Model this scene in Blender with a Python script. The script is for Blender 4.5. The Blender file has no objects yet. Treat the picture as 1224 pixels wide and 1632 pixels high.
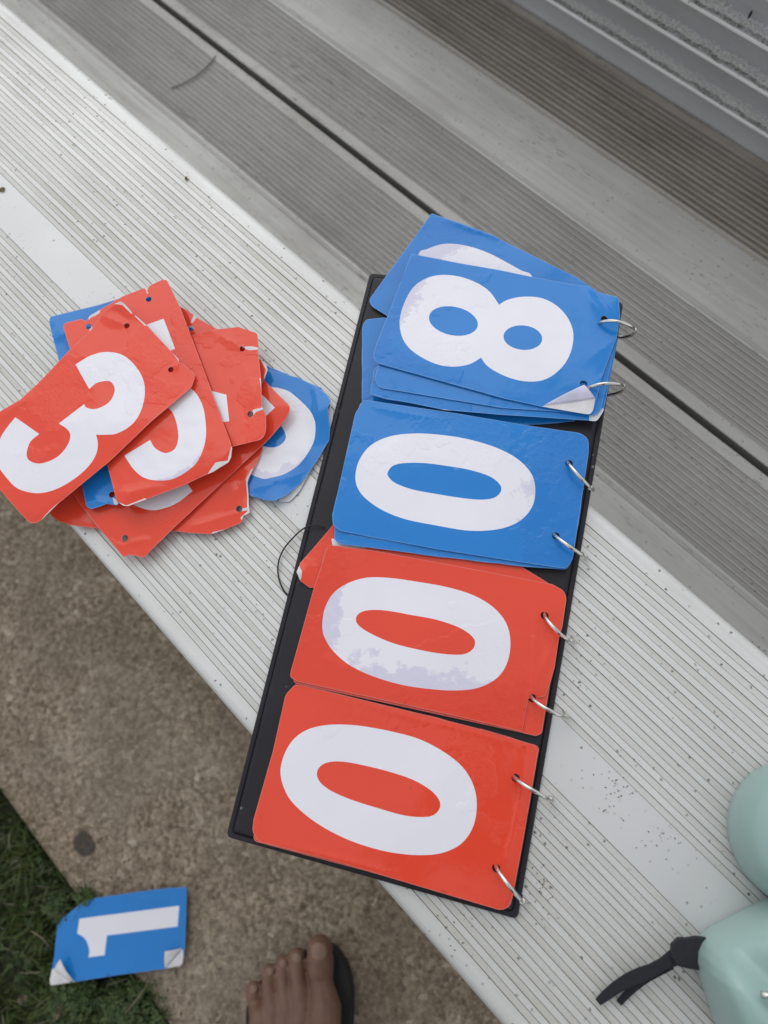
import bpy, bmesh, math, random
from mathutils import Vector, Matrix
from mathutils.geometry import delaunay_2d_cdt
from mathutils import noise as mnoise

random.seed(7)
S = bpy.context.scene
COL = S.collection
R = math.radians

# ------------------------------------------------------------------ camera
CAM_H = 0.4847                      # metres above the seat top (z = 0)
FPX, CX, CY = 1245.0, 612.0, 816.0
ROT = Matrix(((0.69287442, 0.65990363, -0.29060666),
              (0.70817282, -0.69863024, 0.10201489),
              (-0.13570661, -0.27648325, -0.95138884)))     # rows: world axes in (right, down, forward)
CAMPOS = Vector((0, 0, CAM_H))
cam = bpy.data.cameras.new('camera')
camo = bpy.data.objects.new('camera', cam)
COL.objects.link(camo)
S.camera = camo
rt, dn, fw = ROT.col[0], ROT.col[1], ROT.col[2]
M = Matrix((( rt[0], -dn[0], -fw[0]), (rt[1], -dn[1], -fw[1]), (rt[2], -dn[2], -fw[2])))
camo.matrix_world = Matrix.Translation(CAMPOS) @ M.to_4x4()
cam.sensor_width = 36
cam.lens = 36 * FPX / 1632
cam.clip_start, cam.clip_end = 0.01, 400
cam.dof.use_dof = True
cam.dof.focus_distance = 0.50
cam.dof.aperture_fstop = 6.5

# ------------------------------------------------------------------ light
SUN_EL, SUN_AZ = R(44), R(150)         # azimuth measured from +X towards +Y
w = bpy.data.worlds.new('World'); S.world = w; w.use_nodes = True
nt = w.node_tree; nt.nodes.clear()
sky = nt.nodes.new('ShaderNodeTexSky'); sky.sky_type = 'NISHITA'; sky.sun_disc = False
sky.sun_elevation = SUN_EL; sky.sun_rotation = R(90) - SUN_AZ
sky.air_density = 1.0; sky.dust_density = 1.0; sky.ozone_density = 1.0
hs = nt.nodes.new('ShaderNodeHueSaturation'); hs.inputs['Saturation'].default_value = 0.22
bg = nt.nodes.new('ShaderNodeBackground'); bg.inputs['Strength'].default_value = 0.15
wo = nt.nodes.new('ShaderNodeOutputWorld')
deck = nt.nodes.new('ShaderNodeMix'); deck.data_type = 'RGBA'; deck.inputs[0].default_value = 0.62
deck.inputs[7].default_value = (5.6, 5.7, 5.85, 1)                 # the even cloud layer
nt.links.new(sky.outputs[0], hs.inputs['Color']); nt.links.new(hs.outputs[0], deck.inputs[6]); nt.links.new(deck.outputs[2], bg.inputs[0]); nt.links.new(bg.outputs[0], wo.inputs[0])
sl = bpy.data.lights.new('sun', 'SUN'); sl.energy = 0.6; sl.angle = R(50); sl.color = (1, .97, .93)
so = bpy.data.objects.new('sun', sl); COL.objects.link(so)
sd = Vector((math.cos(SUN_EL) * math.cos(SUN_AZ), math.cos(SUN_EL) * math.sin(SUN_AZ), math.sin(SUN_EL)))
so.rotation_euler = sd.to_track_quat('Z', 'Y').to_euler()
so.location = (0, 0, 6)

S.view_settings.view_transform = 'Standard'
S.view_settings.look = 'None'
S.view_settings.gamma = 1
S.view_settings.use_curve_mapping = False
S.view_settings.exposure = 0.17

# ------------------------------------------------------------------ helpers
GZ = -0.43                           # ground level below the seat


def at(px, py, h=0.0):
    """a point of the place, at height h above the seat, found from the photograph"""
    d = ROT @ Vector((px - CX, py - CY, FPX))
    t = (h - CAM_H) / d.z
    return CAMPOS + d * t


def tag(o, label=None, cat=None, group=None, kind=None):
    if label: o['label'] = label
    if cat: o['category'] = cat
    if group: o['group'] = group
    if kind: o['kind'] = kind
    return o


def empty(name, loc):
    o = bpy.data.objects.new(name, None); COL.objects.link(o)
    o.location = loc; o.empty_display_size = .02
    return o


def link(name, me, mats, parent=None, loc=None):
    o = bpy.data.objects.new(name, me)
    for m in (mats if isinstance(mats, (list, tuple)) else [mats]):
        if len(me.materials) < len(mats if isinstance(mats, (list, tuple)) else [mats]):
            me.materials.append(m)
    COL.objects.link(o)
    if loc is not None: o.location = loc
    if parent:
        o.parent = parent
        if loc is None:
            o.location = -parent.location if parent.parent is None else Vector((0, 0, 0))
    return o


def mesh_from(verts, faces, midx=None, smooth=False):
    me = bpy.data.meshes.new('mesh')
    me.from_pydata([tuple(v) for v in verts], [], faces)
    if midx is not None: me.polygons.foreach_set('material_index', midx)
    if smooth: me.polygons.foreach_set('use_smooth', [True] * len(me.polygons))
    me.update()
    return me


def bm_mesh(bm, smooth=False):
    me = bpy.data.meshes.new('mesh')
    bmesh.ops.recalc_face_normals(bm, faces=bm.faces)
    bm.to_mesh(me); bm.free()
    if smooth: me.polygons.foreach_set('use_smooth', [True] * len(me.polygons))
    return me


def tube(pts, rad, seg=8, closed=False, caps=True):
    """swept round tube through pts; rad may be a list"""
    n = len(pts); pts = [Vector(p) for p in pts]
    rads = rad if isinstance(rad, (list, tuple)) else [rad] * n
    verts, faces = [], []
    up = None
    for i, p in enumerate(pts):
        a = pts[(i - 1) % n] if (closed or i > 0) else p
        b = pts[(i + 1) % n] if (closed or i < n - 1) else p
        t = (b - a).normalized()
        if up is None:
            up = t.orthogonal().normalized()
        up = (up - t * up.dot(t)).normalized()
        s = t.cross(up)
        for k in range(seg):
            an = 2 * math.pi * k / seg
            verts.append(p + (up * math.cos(an) + s * math.sin(an)) * rads[i])
    m = n if closed else n - 1
    for i in range(m):
        for k in range(seg):
            a, b = i * seg, ((i + 1) % n) * seg
            faces.append((a + k, a + (k + 1) % seg, b + (k + 1) % seg, b + k))
    if caps and not closed:
        faces.append(tuple(range(seg))[::-1]); faces.append(tuple((n - 1) * seg + k for k in range(seg)))
    return verts, faces


def box(bm, x0, x1, y0, y1, z0, z1):
    vs = [bm.verts.new(p) for p in ((x0, y0, z0), (x1, y0, z0), (x1, y1, z0), (x0, y1, z0), (x0, y0, z1), (x1, y0, z1), (x1, y1, z1), (x0, y1, z1))]
    for f in ((0, 3, 2, 1), (4, 5, 6, 7), (0, 1, 5, 4), (1, 2, 6, 5), (2, 3, 7, 6), (3, 0, 4, 7)):
        bm.faces.new([vs[i] for i in f])


# ------------------------------------------------------------------ materials
class N:
    """small node-graph builder"""
    def __init__(self, name):
        self.m = bpy.data.materials.new(name); self.m.use_nodes = True
        self.t = self.m.node_tree; self.t.nodes.clear()
        self.out = self.t.nodes.new('ShaderNodeOutputMaterial')
        self.p = self.t.nodes.new('ShaderNodeBsdfPrincipled')
        self.t.links.new(self.p.outputs[0], self.out.inputs[0])

    def add(self, kind, **kw):
        n = self.t.nodes.new(kind)
        for k, v in kw.items():
            if k.startswith('i_'):
                key = k[2:]
                self.set(n.inputs[int(key) if key.isdigit() else key.replace('_', ' ')], v)
            else: setattr(n, k, v)
        return n

    def set(self, sock, v):
        if isinstance(v, bpy.types.NodeSocket): self.t.links.new(v, sock)
        elif hasattr(v, 'outputs'): self.t.links.new(v.outputs[0], sock)
        else:
            if sock.type == 'RGBA' and len(v) == 3: v = (*v, 1)
            sock.default_value = v

    def P(self, **kw):
        for k, v in kw.items(): self.set(self.p.inputs[k.replace('_', ' ')], v)

    def coord(self, scale=(1, 1, 1), which='Object', loc=(0, 0, 0)):
        tc = self.add('ShaderNodeTexCoord'); mp = self.add('ShaderNodeMapping')
        self.t.links.new(tc.outputs[which], mp.inputs[0])
        mp.inputs['Scale'].default_value = scale; mp.inputs['Location'].default_value = loc
        return mp.outputs[0]

    def noise(self, vec, scale, detail=4, rough=.5, dist=0):
        return self.add('ShaderNodeTexNoise', i_Vector=vec, i_Scale=scale, i_Detail=detail, i_Roughness=rough, i_Distortion=dist).outputs[0]

    def ramp(self, fac, stops, interp='LINEAR'):
        r = self.add('ShaderNodeValToRGB', i_Fac=fac); r.color_ramp.interpolation = interp
        el = r.color_ramp.elements
        while len(el) > len(stops): el.remove(el[-1])
        while len(el) < len(stops): el.new(1)
        for e, (p, c) in zip(el, stops):
            e.position = p; e.color = (c, c, c, 1) if isinstance(c, (int, float)) else (*c, 1)
        return r.outputs[0]

    def mix(self, fac, a, b, mode='MIX'):
        n = self.add('ShaderNodeMix', data_type='RGBA', blend_type=mode)
        self.set(n.inputs[0], fac); self.set(n.inputs[6], a); self.set(n.inputs[7], b)
        return n.outputs[2]

    def math(self, op, a, b=0.0, c=None):
        n = self.add('ShaderNodeMath', operation=op); self.set(n.inputs[0], a); self.set(n.inputs[1], b)
        if c is not None: self.set(n.inputs[2], c)
        return n.outputs[0]

    def bump(self, h, strength=.2, dist=.001, normal=None):
        n = self.add('ShaderNodeBump', i_Height=h, i_Strength=strength, i_Distance=dist)
        if normal is not None: self.set(n.inputs['Normal'], normal)
        self.set(self.p.inputs['Normal'], n.outputs[0]); return n.outputs[0]


def alu(name, base, dirt, amount, rough=.42, metal=.55, specks=True, streak=1.0, dash=0.0):
    n = N(name)
    lin = n.coord((1.2, 40, 40), 'Object')
    st = n.noise(lin, 6, 6, .65)
    big = n.noise(n.coord((1, 1, 1)), 5, 5, .6)
    col = n.mix(n.ramp(big, [(.3, 0), (.75, 1)]), base, tuple(c * .90 for c in base))
    d = n.math('MULTIPLY', n.ramp(n.math('MULTIPLY_ADD', st, .6 * streak, n.math('MULTIPLY', big, .5)), [(.48, 0), (.78, 1)]), amount)
    col = n.mix(d, col, dirt)
    rg = n.math('MULTIPLY_ADD', d, .3, rough)
    if dash:
        dz = n.noise(n.coord((55, 420, 420)), 1.0, 4, .6)
        where = n.ramp(n.noise(n.coord((3, 26, 26)), 1.0, 3, .6), [(.45, 0), (.6, 1)])
        col = n.mix(n.math('MULTIPLY', n.math('MULTIPLY', n.ramp(dz, [(.56, 0), (.68, 1)]), where), dash), col, (.07, .062, .052))
    if specks:
        wob = n.add('ShaderNodeTexNoise', i_Vector=n.coord((1, 1, 1)), i_Scale=900, i_Detail=3)
        wv = n.add('ShaderNodeVectorMath', operation='MULTIPLY_ADD')
        n.t.links.new(wob.outputs['Color'], wv.inputs[0]); wv.inputs[1].default_value = (.0022, .0022, .0022); n.t.links.new(n.coord((1, 1, 1)), wv.inputs[2])
        v = n.add('ShaderNodeTexVoronoi', i_Vector=wv.outputs[0], i_Scale=165, i_Randomness=1.0)
        spk = n.ramp(v.outputs['Distance'], [(.09, 1), (.18, 0)])
        pick = n.ramp(v.outputs['Color'], [(.42, 0), (.46, 1)])
        dens = n.ramp(n.noise(n.coord((1, 1, 1)), 22, 3), [(.38, 0), (.55, 1)])
        k = n.math('MULTIPLY', n.math('MULTIPLY', spk, pick), dens)
        col = n.mix(n.math('MULTIPLY', k, .85), col, (.06, .055, .045))
        fine = n.noise(n.coord((1, 1, 1)), 900, 2)
        col = n.mix(n.ramp(fine, [(.3, .12), (.62, 0)]), col, dirt)
    n.P(Base_Color=col, Metallic=metal, Roughness=rg)
    n.bump(n.noise(n.coord((1, 1, 1)), 1400, 2), .12, .0004)
    return n.m


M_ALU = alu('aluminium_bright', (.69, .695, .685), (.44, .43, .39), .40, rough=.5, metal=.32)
M_VAL = alu('aluminium_groove', (.655, .655, .635), (.44, .42, .36), .65, rough=.52, metal=.32)
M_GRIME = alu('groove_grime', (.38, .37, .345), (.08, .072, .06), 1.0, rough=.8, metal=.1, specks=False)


def scratched():
    n = N('aluminium_flat_band')
    big = n.noise(n.coord((1, 1, 1)), 7, 4)
    base = n.mix(n.ramp(big, [(.35, 0), (.7, 1)]), (.645, .65, .65), (.59, .595, .595))
    col = base
    for i, (rot, sc) in enumerate(((.5, (9, 300, 1)), (-.7, (8, 260, 1)), (1.6, (7, 220, 1)), (.1, (12, 340, 1)))):
        tc = n.add('ShaderNodeTexCoord'); mp = n.add('ShaderNodeMapping')
        n.t.links.new(tc.outputs['Object'], mp.inputs[0]); mp.inputs['Rotation'].default_value = (0, 0, rot); mp.inputs['Scale'].default_value = sc
        v = n.add('ShaderNodeTexVoronoi', i_Vector=mp.outputs[0], i_Scale=2.4)
        ln = n.ramp(v.outputs['Distance'], [(.035, 1), (.06, 0)])
        pk = n.ramp(v.outputs['Color'], [(.70, 0), (.74, 1)])
        col = n.mix(n.math('MULTIPLY', n.math('MULTIPLY', ln, pk), .7), col, (.20, .20, .20))
    wob = n.add('ShaderNodeTexNoise', i_Vector=n.coord((1, 1, 1)), i_Scale=900, i_Detail=3)
    wv = n.add('ShaderNodeVectorMath', operation='MULTIPLY_ADD')
    n.t.links.new(wob.outputs['Color'], wv.inputs[0]); wv.inputs[1].default_value = (.0022, .0022, .0022); n.t.links.new(n.coord((1, 1, 1)), wv.inputs[2])
    v = n.add('ShaderNodeTexVoronoi', i_Vector=wv.outputs[0], i_Scale=230)
    spk = n.ramp(v.outputs['Distance'], [(.10, 1), (.2, 0)])
    dens = n.ramp(n.noise(n.coord((1, 1, 1)), 26, 3), [(.42, 0), (.58, 1)])
    k = n.math('MULTIPLY', n.math('MULTIPLY', spk, n.ramp(v.outputs['Color'], [(.5, 0), (.55, 1)])), dens)
    col = n.mix(n.math('MULTIPLY', k, .8), col, (.09, .085, .075))
    n.P(Base_Color=col, Metallic=.3, Roughness=.48)
    return n.m


M_BAND = scratched()
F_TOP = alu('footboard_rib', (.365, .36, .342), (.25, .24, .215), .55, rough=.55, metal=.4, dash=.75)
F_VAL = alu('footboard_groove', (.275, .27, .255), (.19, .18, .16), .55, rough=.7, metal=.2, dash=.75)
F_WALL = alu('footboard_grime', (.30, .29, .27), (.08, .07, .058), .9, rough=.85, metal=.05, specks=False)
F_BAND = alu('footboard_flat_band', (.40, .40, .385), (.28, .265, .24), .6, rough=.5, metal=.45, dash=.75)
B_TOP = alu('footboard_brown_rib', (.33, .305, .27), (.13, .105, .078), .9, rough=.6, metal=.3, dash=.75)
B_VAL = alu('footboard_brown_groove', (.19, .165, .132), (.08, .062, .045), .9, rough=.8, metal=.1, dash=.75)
M_RISER = alu('riser_aluminium', (.60, .615, .63), (.42, .42, .41), .4, rough=.40, metal=.5, specks=False)


def simple(name, col, rough=.5, metal=0.0, var=.15, scale=40, bump=0, bscale=300, spec=.5):
    n = N(name)
    c = n.mix(n.ramp(n.noise(n.coord(), scale, 4), [(.3, 0), (.7, 1)]), tuple(x * (1 - var) for x in col), tuple(min(1, x * (1 + var)) for x in col))
    n.P(Base_Color=c, Roughness=rough, Metallic=metal)
    n.p.inputs['Specular IOR Level'].default_value = spec
    if bump: n.bump(n.noise(n.coord(), bscale, 3), bump, .001)
    return n.m


def print_mat(name, c0, c1, blot=None):
    """laminated print: base colour, blotches where the film has let go, orange-peel gloss"""
    n = N(name)
    oi = n.add('ShaderNodeObjectInfo')
    ofs = n.add('ShaderNodeVectorMath', operation='ADD')
    tc = n.add('ShaderNodeTexCoord'); n.t.links.new(tc.outputs['Object'], ofs.inputs[0])
    sc = n.add('ShaderNodeVectorMath', operation='SCALE'); sc.inputs[0].default_value = (1, 1, 1)
    n.t.links.new(n.math('MULTIPLY', oi.outputs['Random'], 7.0), sc.inputs['Scale'])
    n.t.links.new(sc.outputs[0], ofs.inputs[1]); vec = ofs.outputs[0]
    at_ = n.add('ShaderNodeAttribute', attribute_name='blot')
    nz = n.noise(vec, 75, 7, .62)
    v = n.math('ADD', at_.outputs['Fac'], n.math('MULTIPLY', n.math('SUBTRACT', nz, .5), 1.3))
    k = n.ramp(v, [(.49, 0), (.52, .6), (.60, 1)])
    soft = n.ramp(n.noise(vec, 14, 3), [(.3, 0), (.75, 1)])
    col = n.mix(soft, c0, tuple(c * .93 for c in c0))
    if blot: col = n.mix(n.math('MULTIPLY', k, 1.0), col, blot)
    else: col = n.mix(n.math('MULTIPLY', k, .5), col, c1)
    # tiny dirt specks
    vo = n.add('ShaderNodeTexVoronoi', i_Vector=vec, i_Scale=60)
    sp = n.math('MULTIPLY', n.ramp(vo.outputs['Distance'], [(.03, 1), (.06, 0)]), n.ramp(vo.outputs['Color'], [(.8, 0), (.83, 1)]))
    col = n.mix(n.math('MULTIPLY', sp, .7), col, (.1, .09, .1))
    rg = n.math('MULTIPLY_ADD', n.noise(vec, 40, 4), .12, .05)
    n.P(Base_Color=col, Roughness=rg)
    n.p.inputs['Specular IOR Level'].default_value = .40
    lw = n.ramp(n.math('ADD', n.noise(vec, 13, 4, .6), n.math('MULTIPLY', n.noise(vec, 90, 3), .08)), [(.585, 0), (.60, 1)])
    wr = n.math('MULTIPLY', n.noise(vec, 330, 4, .7, .6), lw)
    peel = n.math('ADD', n.noise(vec, 170, 3, .6), n.math('MULTIPLY', wr, 3.0))
    wav = n.noise(vec, 26, 2, .5)
    b1 = n.bump(peel, .17, .0005)
    n.bump(wav, .10, .003, b1)
    return n.m


WHITE = (.80, .795, .86)
M_RED = print_mat('red_print', (.78, .070, .036), (.68, .050, .024))
M_BLUE = print_mat('blue_print', (.014, .205, .60), (.010, .165, .53))
M_WHITE = print_mat('white_print', WHITE, WHITE, (.625, .61, .735))
M_PAPER = simple('torn_white_paper', (.66, .65, .67), .7, var=.08, scale=120, bump=.2, bscale=600)
M_GLINT_RED = simple('red_edge_glint', (.70, .17, .14), .12, var=.12, scale=90)  # print colour lightened to paint light caught along the card's edge
M_GLINT_BLUE = simple('blue_edge_glint', (.10, .29, .64), .12, var=.2, scale=90)  # same painted edge light, for the blue cards
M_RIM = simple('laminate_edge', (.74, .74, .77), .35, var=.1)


def vinyl():
    n = N('black_vinyl')
    col = n.mix(n.ramp(n.noise(n.coord(), 18, 4), [(.3, 0), (.7, 1)]), (.012, .011, .015), (.020, .019, .025))
    v = n.add('ShaderNodeTexVoronoi', i_Vector=n.coord(), i_Scale=120)
    sp = n.math('MULTIPLY', n.ramp(v.outputs['Distance'], [(.07, 1), (.13, 0)]), n.ramp(v.outputs['Color'], [(.5, 0), (.55, 1)]))
    dn_ = n.ramp(n.noise(n.coord(), 16, 3), [(.45, 0), (.65, 1)])
    col = n.mix(n.math('MULTIPLY', sp, dn_), col, (.35, .34, .33))
    n.P(Base_Color=col, Roughness=.45)
    n.p.inputs['Specular IOR Level'].default_value = .3
    n.bump(n.noise(n.coord(), 420, 3), .12, .0005)
    return n.m


M_VINYL = vinyl()
M_CHROME = simple('ring_steel', (.62, .61, .58), .16, 1.0, .12, 90)
M_CORD = simple('black_cord', (.012, .012, .013), .6)
M_MINT = simple('mint_plastic', (.285, .42, .395), .34, 0, .03, 12, .04, 700)
M_STRAP = simple('black_strap', (.010, .011, .016), .75, 0, .2, 60, .5, 900)


def concrete():
    n = N('exposed_concrete')
    vec = n.coord()
    v = n.add('ShaderNodeTexVoronoi', i_Vector=vec, i_Scale=150, i_Randomness=1)
    stone = n.ramp(v.outputs['Color'], [(.0, (.08, .056, .035)), (.3, (.20, .15, .10)), (.6, (.315, .247, .174)), (.85, (.47, .39, .29)), (1, (.95, .86, .72))])
    fine = n.noise(vec, 190, 5, .75)
    col = n.mix(.55, stone, n.ramp(fine, [(.37, (.05, .035, .022)), (.5, (.255, .20, .14)), (.62, (.53, .45, .34))]))
    big = n.noise(vec, 9, 6, .65)
    col = n.mix(n.ramp(big, [(.35, .5), (.65, 0)]), col, (.13, .10, .072))
    pale = n.noise(vec, 3.2, 5, .6)
    col = n.mix(n.ramp(pale, [(.5, 0), (.7, .35)]), col, (.44, .40, .33))
    # oval oil spot
    c = at(135, 1345, GZ)
    geo = n.add('ShaderNodeNewGeometry')
    sub = n.add('ShaderNodeVectorMath', operation='SUBTRACT'); n.t.links.new(geo.outputs['Position'], sub.inputs[0]); sub.inputs[1].default_value = c
    mp = n.add('ShaderNodeMapping', i_Vector=sub.outputs[0]); mp.inputs['Rotation'].default_value = (0, 0, R(5)); mp.inputs['Scale'].default_value = (60, 74, 0)
    ln = n.add('ShaderNodeVectorMath', operation='LENGTH'); n.t.links.new(mp.outputs[0], ln.inputs[0])
    e = n.math('ADD', ln.outputs['Value'], n.math('MULTIPLY', n.math('SUBTRACT', n.noise(vec, 60, 3), .5), .5))
    col = n.mix(n.ramp(e, [(.85, .85), (1.05, 0)]), col, (.035, .03, .026))
    n.P(Base_Color=col, Roughness=.9)
    h = n.math('ADD', n.math('MULTIPLY', v.outputs['Distance'], -.6), fine)
    n.bump(h, .75, .003)
    return n.m


M_CONC = concrete()
def lawn():
    n = N('lawn_ground')
    v = n.noise(n.coord(), 75, 6, .7); b = n.noise(n.coord(), 2.2, 4)
    col = n.mix(n.ramp(v, [(.4, 0), (.6, 1)]), (.032, .026, .017), (.052, .074, .022))
    col = n.mix(n.ramp(b, [(.35, 0), (.7, .6)]), col, (.075, .085, .035))
    n.P(Base_Color=col, Roughness=.95); n.bump(v, .9, .02)
    return n.m


M_SOIL = lawn()


def leaf_mat(name, a, b):
    n = N(name)
    at_ = n.add('ShaderNodeAttribute', attribute_name='tint')
    col = n.mix(at_.outputs['Fac'], a, b)
    n.P(Base_Color=col, Roughness=.5)
    tr = n.add('ShaderNodeBsdfTranslucent', i_Color=col)
    ms = n.add('ShaderNodeMixShader', i_0=.25)
    n.t.links.new(n.p.outputs[0], ms.inputs[1]); n.t.links.new(tr.outputs[0], ms.inputs[2]); n.t.links.new(ms.outputs[0], n.out.inputs[0])
    return n.m


M_GRASS = leaf_mat('grass_blade', (.022, .050, .009), (.10, .138, .032))
M_CLOVER = leaf_mat('clover_leaf', (.023, .054, .011), (.088, .135, .036))
M_DRY = leaf_mat('dry_stem', (.20, .16, .10), (.33, .29, .22))
M_LICHEN = leaf_mat('lichen', (.10, .095, .065), (.88, .88, .85))
M_CRUMB = simple('dry_crumb', (.16, .115, .06), .9, 0, .4, 300)


def skin_mat():
    n = N('skin')
    v = n.noise(n.coord(), 60, 5)
    col = n.mix(n.ramp(v, [(.3, 0), (.7, 1)]), (.128, .064, .040), (.175, .094, .060))
    n.P(Base_Color=col, Roughness=.52)
    n.p.inputs['Subsurface Weight'].default_value = .08
    n.p.inputs['Subsurface Radius'].default_value = (.01, .004, .002)
    n.bump(n.noise(n.coord((1, 1, 1)), 420, 4), .25, .0006)
    return n.m


M_SKIN = skin_mat()
M_NAIL = simple('toenail', (.215, .135, .098), .38, 0, .05)
M_SHIRT = simple('shirt_cloth', (.05, .055, .07), .9, 0, .15, 30, .3, 500)
M_SHORTS = simple('shorts_cloth', (.03, .032, .04), .9, 0, .15, 30, .3, 500)
M_HAIR = simple('hair', (.015, .011, .009), .5, 0, .3, 90, .5, 400)
M_RUBBER = simple('sandal_rubber', (.012, .012, .013), .6, 0, .15, 80, .3, 500)
M_GLASS = simple('phone_black', (.01, .01, .012), .12)

# ------------------------------------------------------------------ ground
def sheet(name, x0, x1, y0, y1, z, mat, nx=1, ny=1):
    vs, fs = [], []
    for j in range(ny + 1):
        for i in range(nx + 1):
            vs.append((x0 + (x1 - x0) * i / nx, y0 + (y1 - y0) * j / ny, z))
    for j in range(ny):
        for i in range(nx):
            a = j * (nx + 1) + i
            fs.append((a, a + 1, a + nx + 2, a + nx + 1))
    o = link(name, mesh_from(vs, fs), mat)
    o['kind'] = 'structure'
    return o


PAD_Y = -0.462
sheet('ground', -60, 60, -60, 60, GZ - .022, M_SOIL)
bm = bmesh.new()
box(bm, -4.0, 4.0, PAD_Y, 3.2, GZ - .1, GZ)
bmesh.ops.bevel(bm, geom=[e for e in bm.edges if abs(e.verts[0].co.z - GZ) < 1e-4 and abs(e.verts[1].co.z - GZ) < 1e-4], offset=.006, segments=2, affect='EDGES')
pad = link('concrete_pad', bm_mesh(bm), M_CONC); pad['kind'] = 'structure'

# ------------------------------------------------------------------ bleacher
BX0, BX1 = -2.6, 2.0


def plank_half(hw, pitch, depth, band, nose, edge_flat, top=.5, bead=0.0, mats=(0, 1, 2, 3), thick=.042):
    """one half of an extruded plank section, from its middle outwards: (y, z, material of the strip that follows)"""
    T, V, Wl, Bd = mats
    pr = [(0.0, 0.0, Bd)]
    if bead:
        pr += [(band - .0075, 0, Bd), (band - .0068, bead, T), (band - .0035, bead, T), (band - .0028, 0, Bd)]
    pr.append((band, 0.0, T))
    wall = .00015
    gl = hw - nose - edge_flat
    nper = max(1, round((gl - band) / (2 * pitch)))
    per = (gl - band) / nper
    for i in range(nper):
        y0 = band + per * i
        a, b = y0, y0 + per * (1 - top)
        pr += [(a, 0, Wl), (a + wall, -depth * 1.5, Wl), (a + wall * 2.6, -depth, V), (b, -depth, Wl), (b + wall * 1.4, -depth * 1.5, Wl), (b + wall * 2.6, 0, T)]
    pr.append((hw - nose, 0, T))
    for j in range(1, 6):
        an = j / 5 * math.pi / 2
        pr.append((hw - nose + nose * math.sin(an), -nose + nose * math.cos(an), T))
    pr += [(hw, -thick, T), (hw - .004, -thick, T), (hw - .004, -nose - .002, T)]
    return pr


def plank(name, yc, z, near, far, mats, parent, x0=BX0, x1=BX1):
    pts = [(-q[0], q[1]) for q in reversed(near[1:])] + [(q[0], q[1]) for q in far]
    segs = [q[2] for q in reversed(near[:-1])] + [q[2] for q in far[:-1]]
    vs, fs, mi = [], [], []
    for (y, zz) in pts:
        vs.append((x0, yc + y, z + zz)); vs.append((x1, yc + y, z + zz))
    for i in range(len(pts) - 1):
        a = 2 * i
        fs.append((a + 2, a + 3, a + 1, a)); mi.append(segs[i])
    return link(name, mesh_from(vs, fs, mi), mats, parent)


bleach = empty('bleacher', (0, 0, GZ))
tag(bleach, 'aluminium bleacher with a bright ribbed seat plank and weathered grey footboards', 'bleacher')
hs_ = plank_half(.12625, .0040, .0005, .0155, .006, .0025)
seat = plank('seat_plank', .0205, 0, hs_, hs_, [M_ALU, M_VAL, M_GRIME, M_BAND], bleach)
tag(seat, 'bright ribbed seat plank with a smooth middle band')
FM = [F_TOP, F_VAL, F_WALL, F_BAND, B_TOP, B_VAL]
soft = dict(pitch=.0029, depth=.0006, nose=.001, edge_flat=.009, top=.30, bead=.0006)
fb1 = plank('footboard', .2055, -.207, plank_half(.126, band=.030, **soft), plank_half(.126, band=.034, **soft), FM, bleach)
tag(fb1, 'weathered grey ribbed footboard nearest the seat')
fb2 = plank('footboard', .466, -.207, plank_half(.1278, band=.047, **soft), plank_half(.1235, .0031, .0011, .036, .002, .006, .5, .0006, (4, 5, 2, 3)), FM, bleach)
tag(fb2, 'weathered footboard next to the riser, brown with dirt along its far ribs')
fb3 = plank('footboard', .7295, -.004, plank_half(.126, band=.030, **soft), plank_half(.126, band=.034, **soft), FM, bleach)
tag(fb3, 'upper footboard above the riser')

# riser: stepped horizontal ribs, a ledge on each, and a lip in lighter metal that paints in the sky's highlight
RY = .590
rp = [(RY, -.2095, 0)]
for zl in (-.178, -.1375, -.0970, -.0565, -.0160):
    rp += [(RY + .0030, zl - .0048, 0), (RY - .0008, zl - .0036, 1), (RY - .0016, zl - .0022, 1), (RY - .0010, zl - .0008, 1), (RY + .0002, zl, 0), (RY + .0130, zl + .0010, 0), (RY + .0135, zl + .0030, 0),
           (RY + .0120, zl + .0180, 0), (RY + .0112, zl + .0186, 0), (RY + .0060, zl + .0192, 0)]
rp = [q for q in rp if q[1] < -.012]
vs = []; fs = []
for (y, zz, m) in rp: vs += [(BX0, y, zz), (BX1, y, zz)]
for i in range(len(rp) - 1): fs.append((2 * i, 2 * i + 1, 2 * i + 3, 2 * i + 2))
riser = link('riser_panel', mesh_from(vs, fs, [q[2] for q in rp[:-1]]), [M_RISER, M_ALU], bleach)
sol = riser.modifiers.new('thickness', 'SOLIDIFY'); sol.thickness = .003; sol.offset = -1
tag(riser, 'grey stepped riser with lichen on its ledges')

# lichen grains lying on the ledges
lv, lf, lt = [], [], []
for zl in (-.178, -.1375, -.0970, -.0565):
    for k in range(20000):
        x = random.uniform(-.75, .15)
        u = random.random()
        dens = .5 + .5 * mnoise.noise(Vector((x * 30, zl * 90, 0)))
        if random.random() > .45 + .9 * dens: continue
        y = RY + .0012 + u * .0105 + .003 * mnoise.noise(Vector((x * 60, zl * 50, 3)))
        zz = zl + .0005 + max(0, u - .55) * .006 * random.random() * 2
        r = random.uniform(.0003, .0008)
        b = len(lv)
        pale = u > .40 + .22 * mnoise.noise(Vector((x * 45, zl * 70, 8)))
        tint = random.uniform(.75, 1.0) if pale else (random.uniform(0, .25) if random.random() < .6 else .7)
        for (dx, dy, dz) in ((1, 0, 0), (0, 1, 0), (-1, 0, 0), (0, -1, 0), (0, 0, 1.1)):
            lv.append((x + dx * r * random.uniform(.7, 1.3), y + dy * r * random.uniform(.7, 1.3), zz + dz * r)); lt.append(tint)
        lf += [(b, b + 1, b + 4), (b + 1, b + 2, b + 4), (b + 2, b + 3, b + 4), (b + 3, b, b + 4)]
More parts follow.
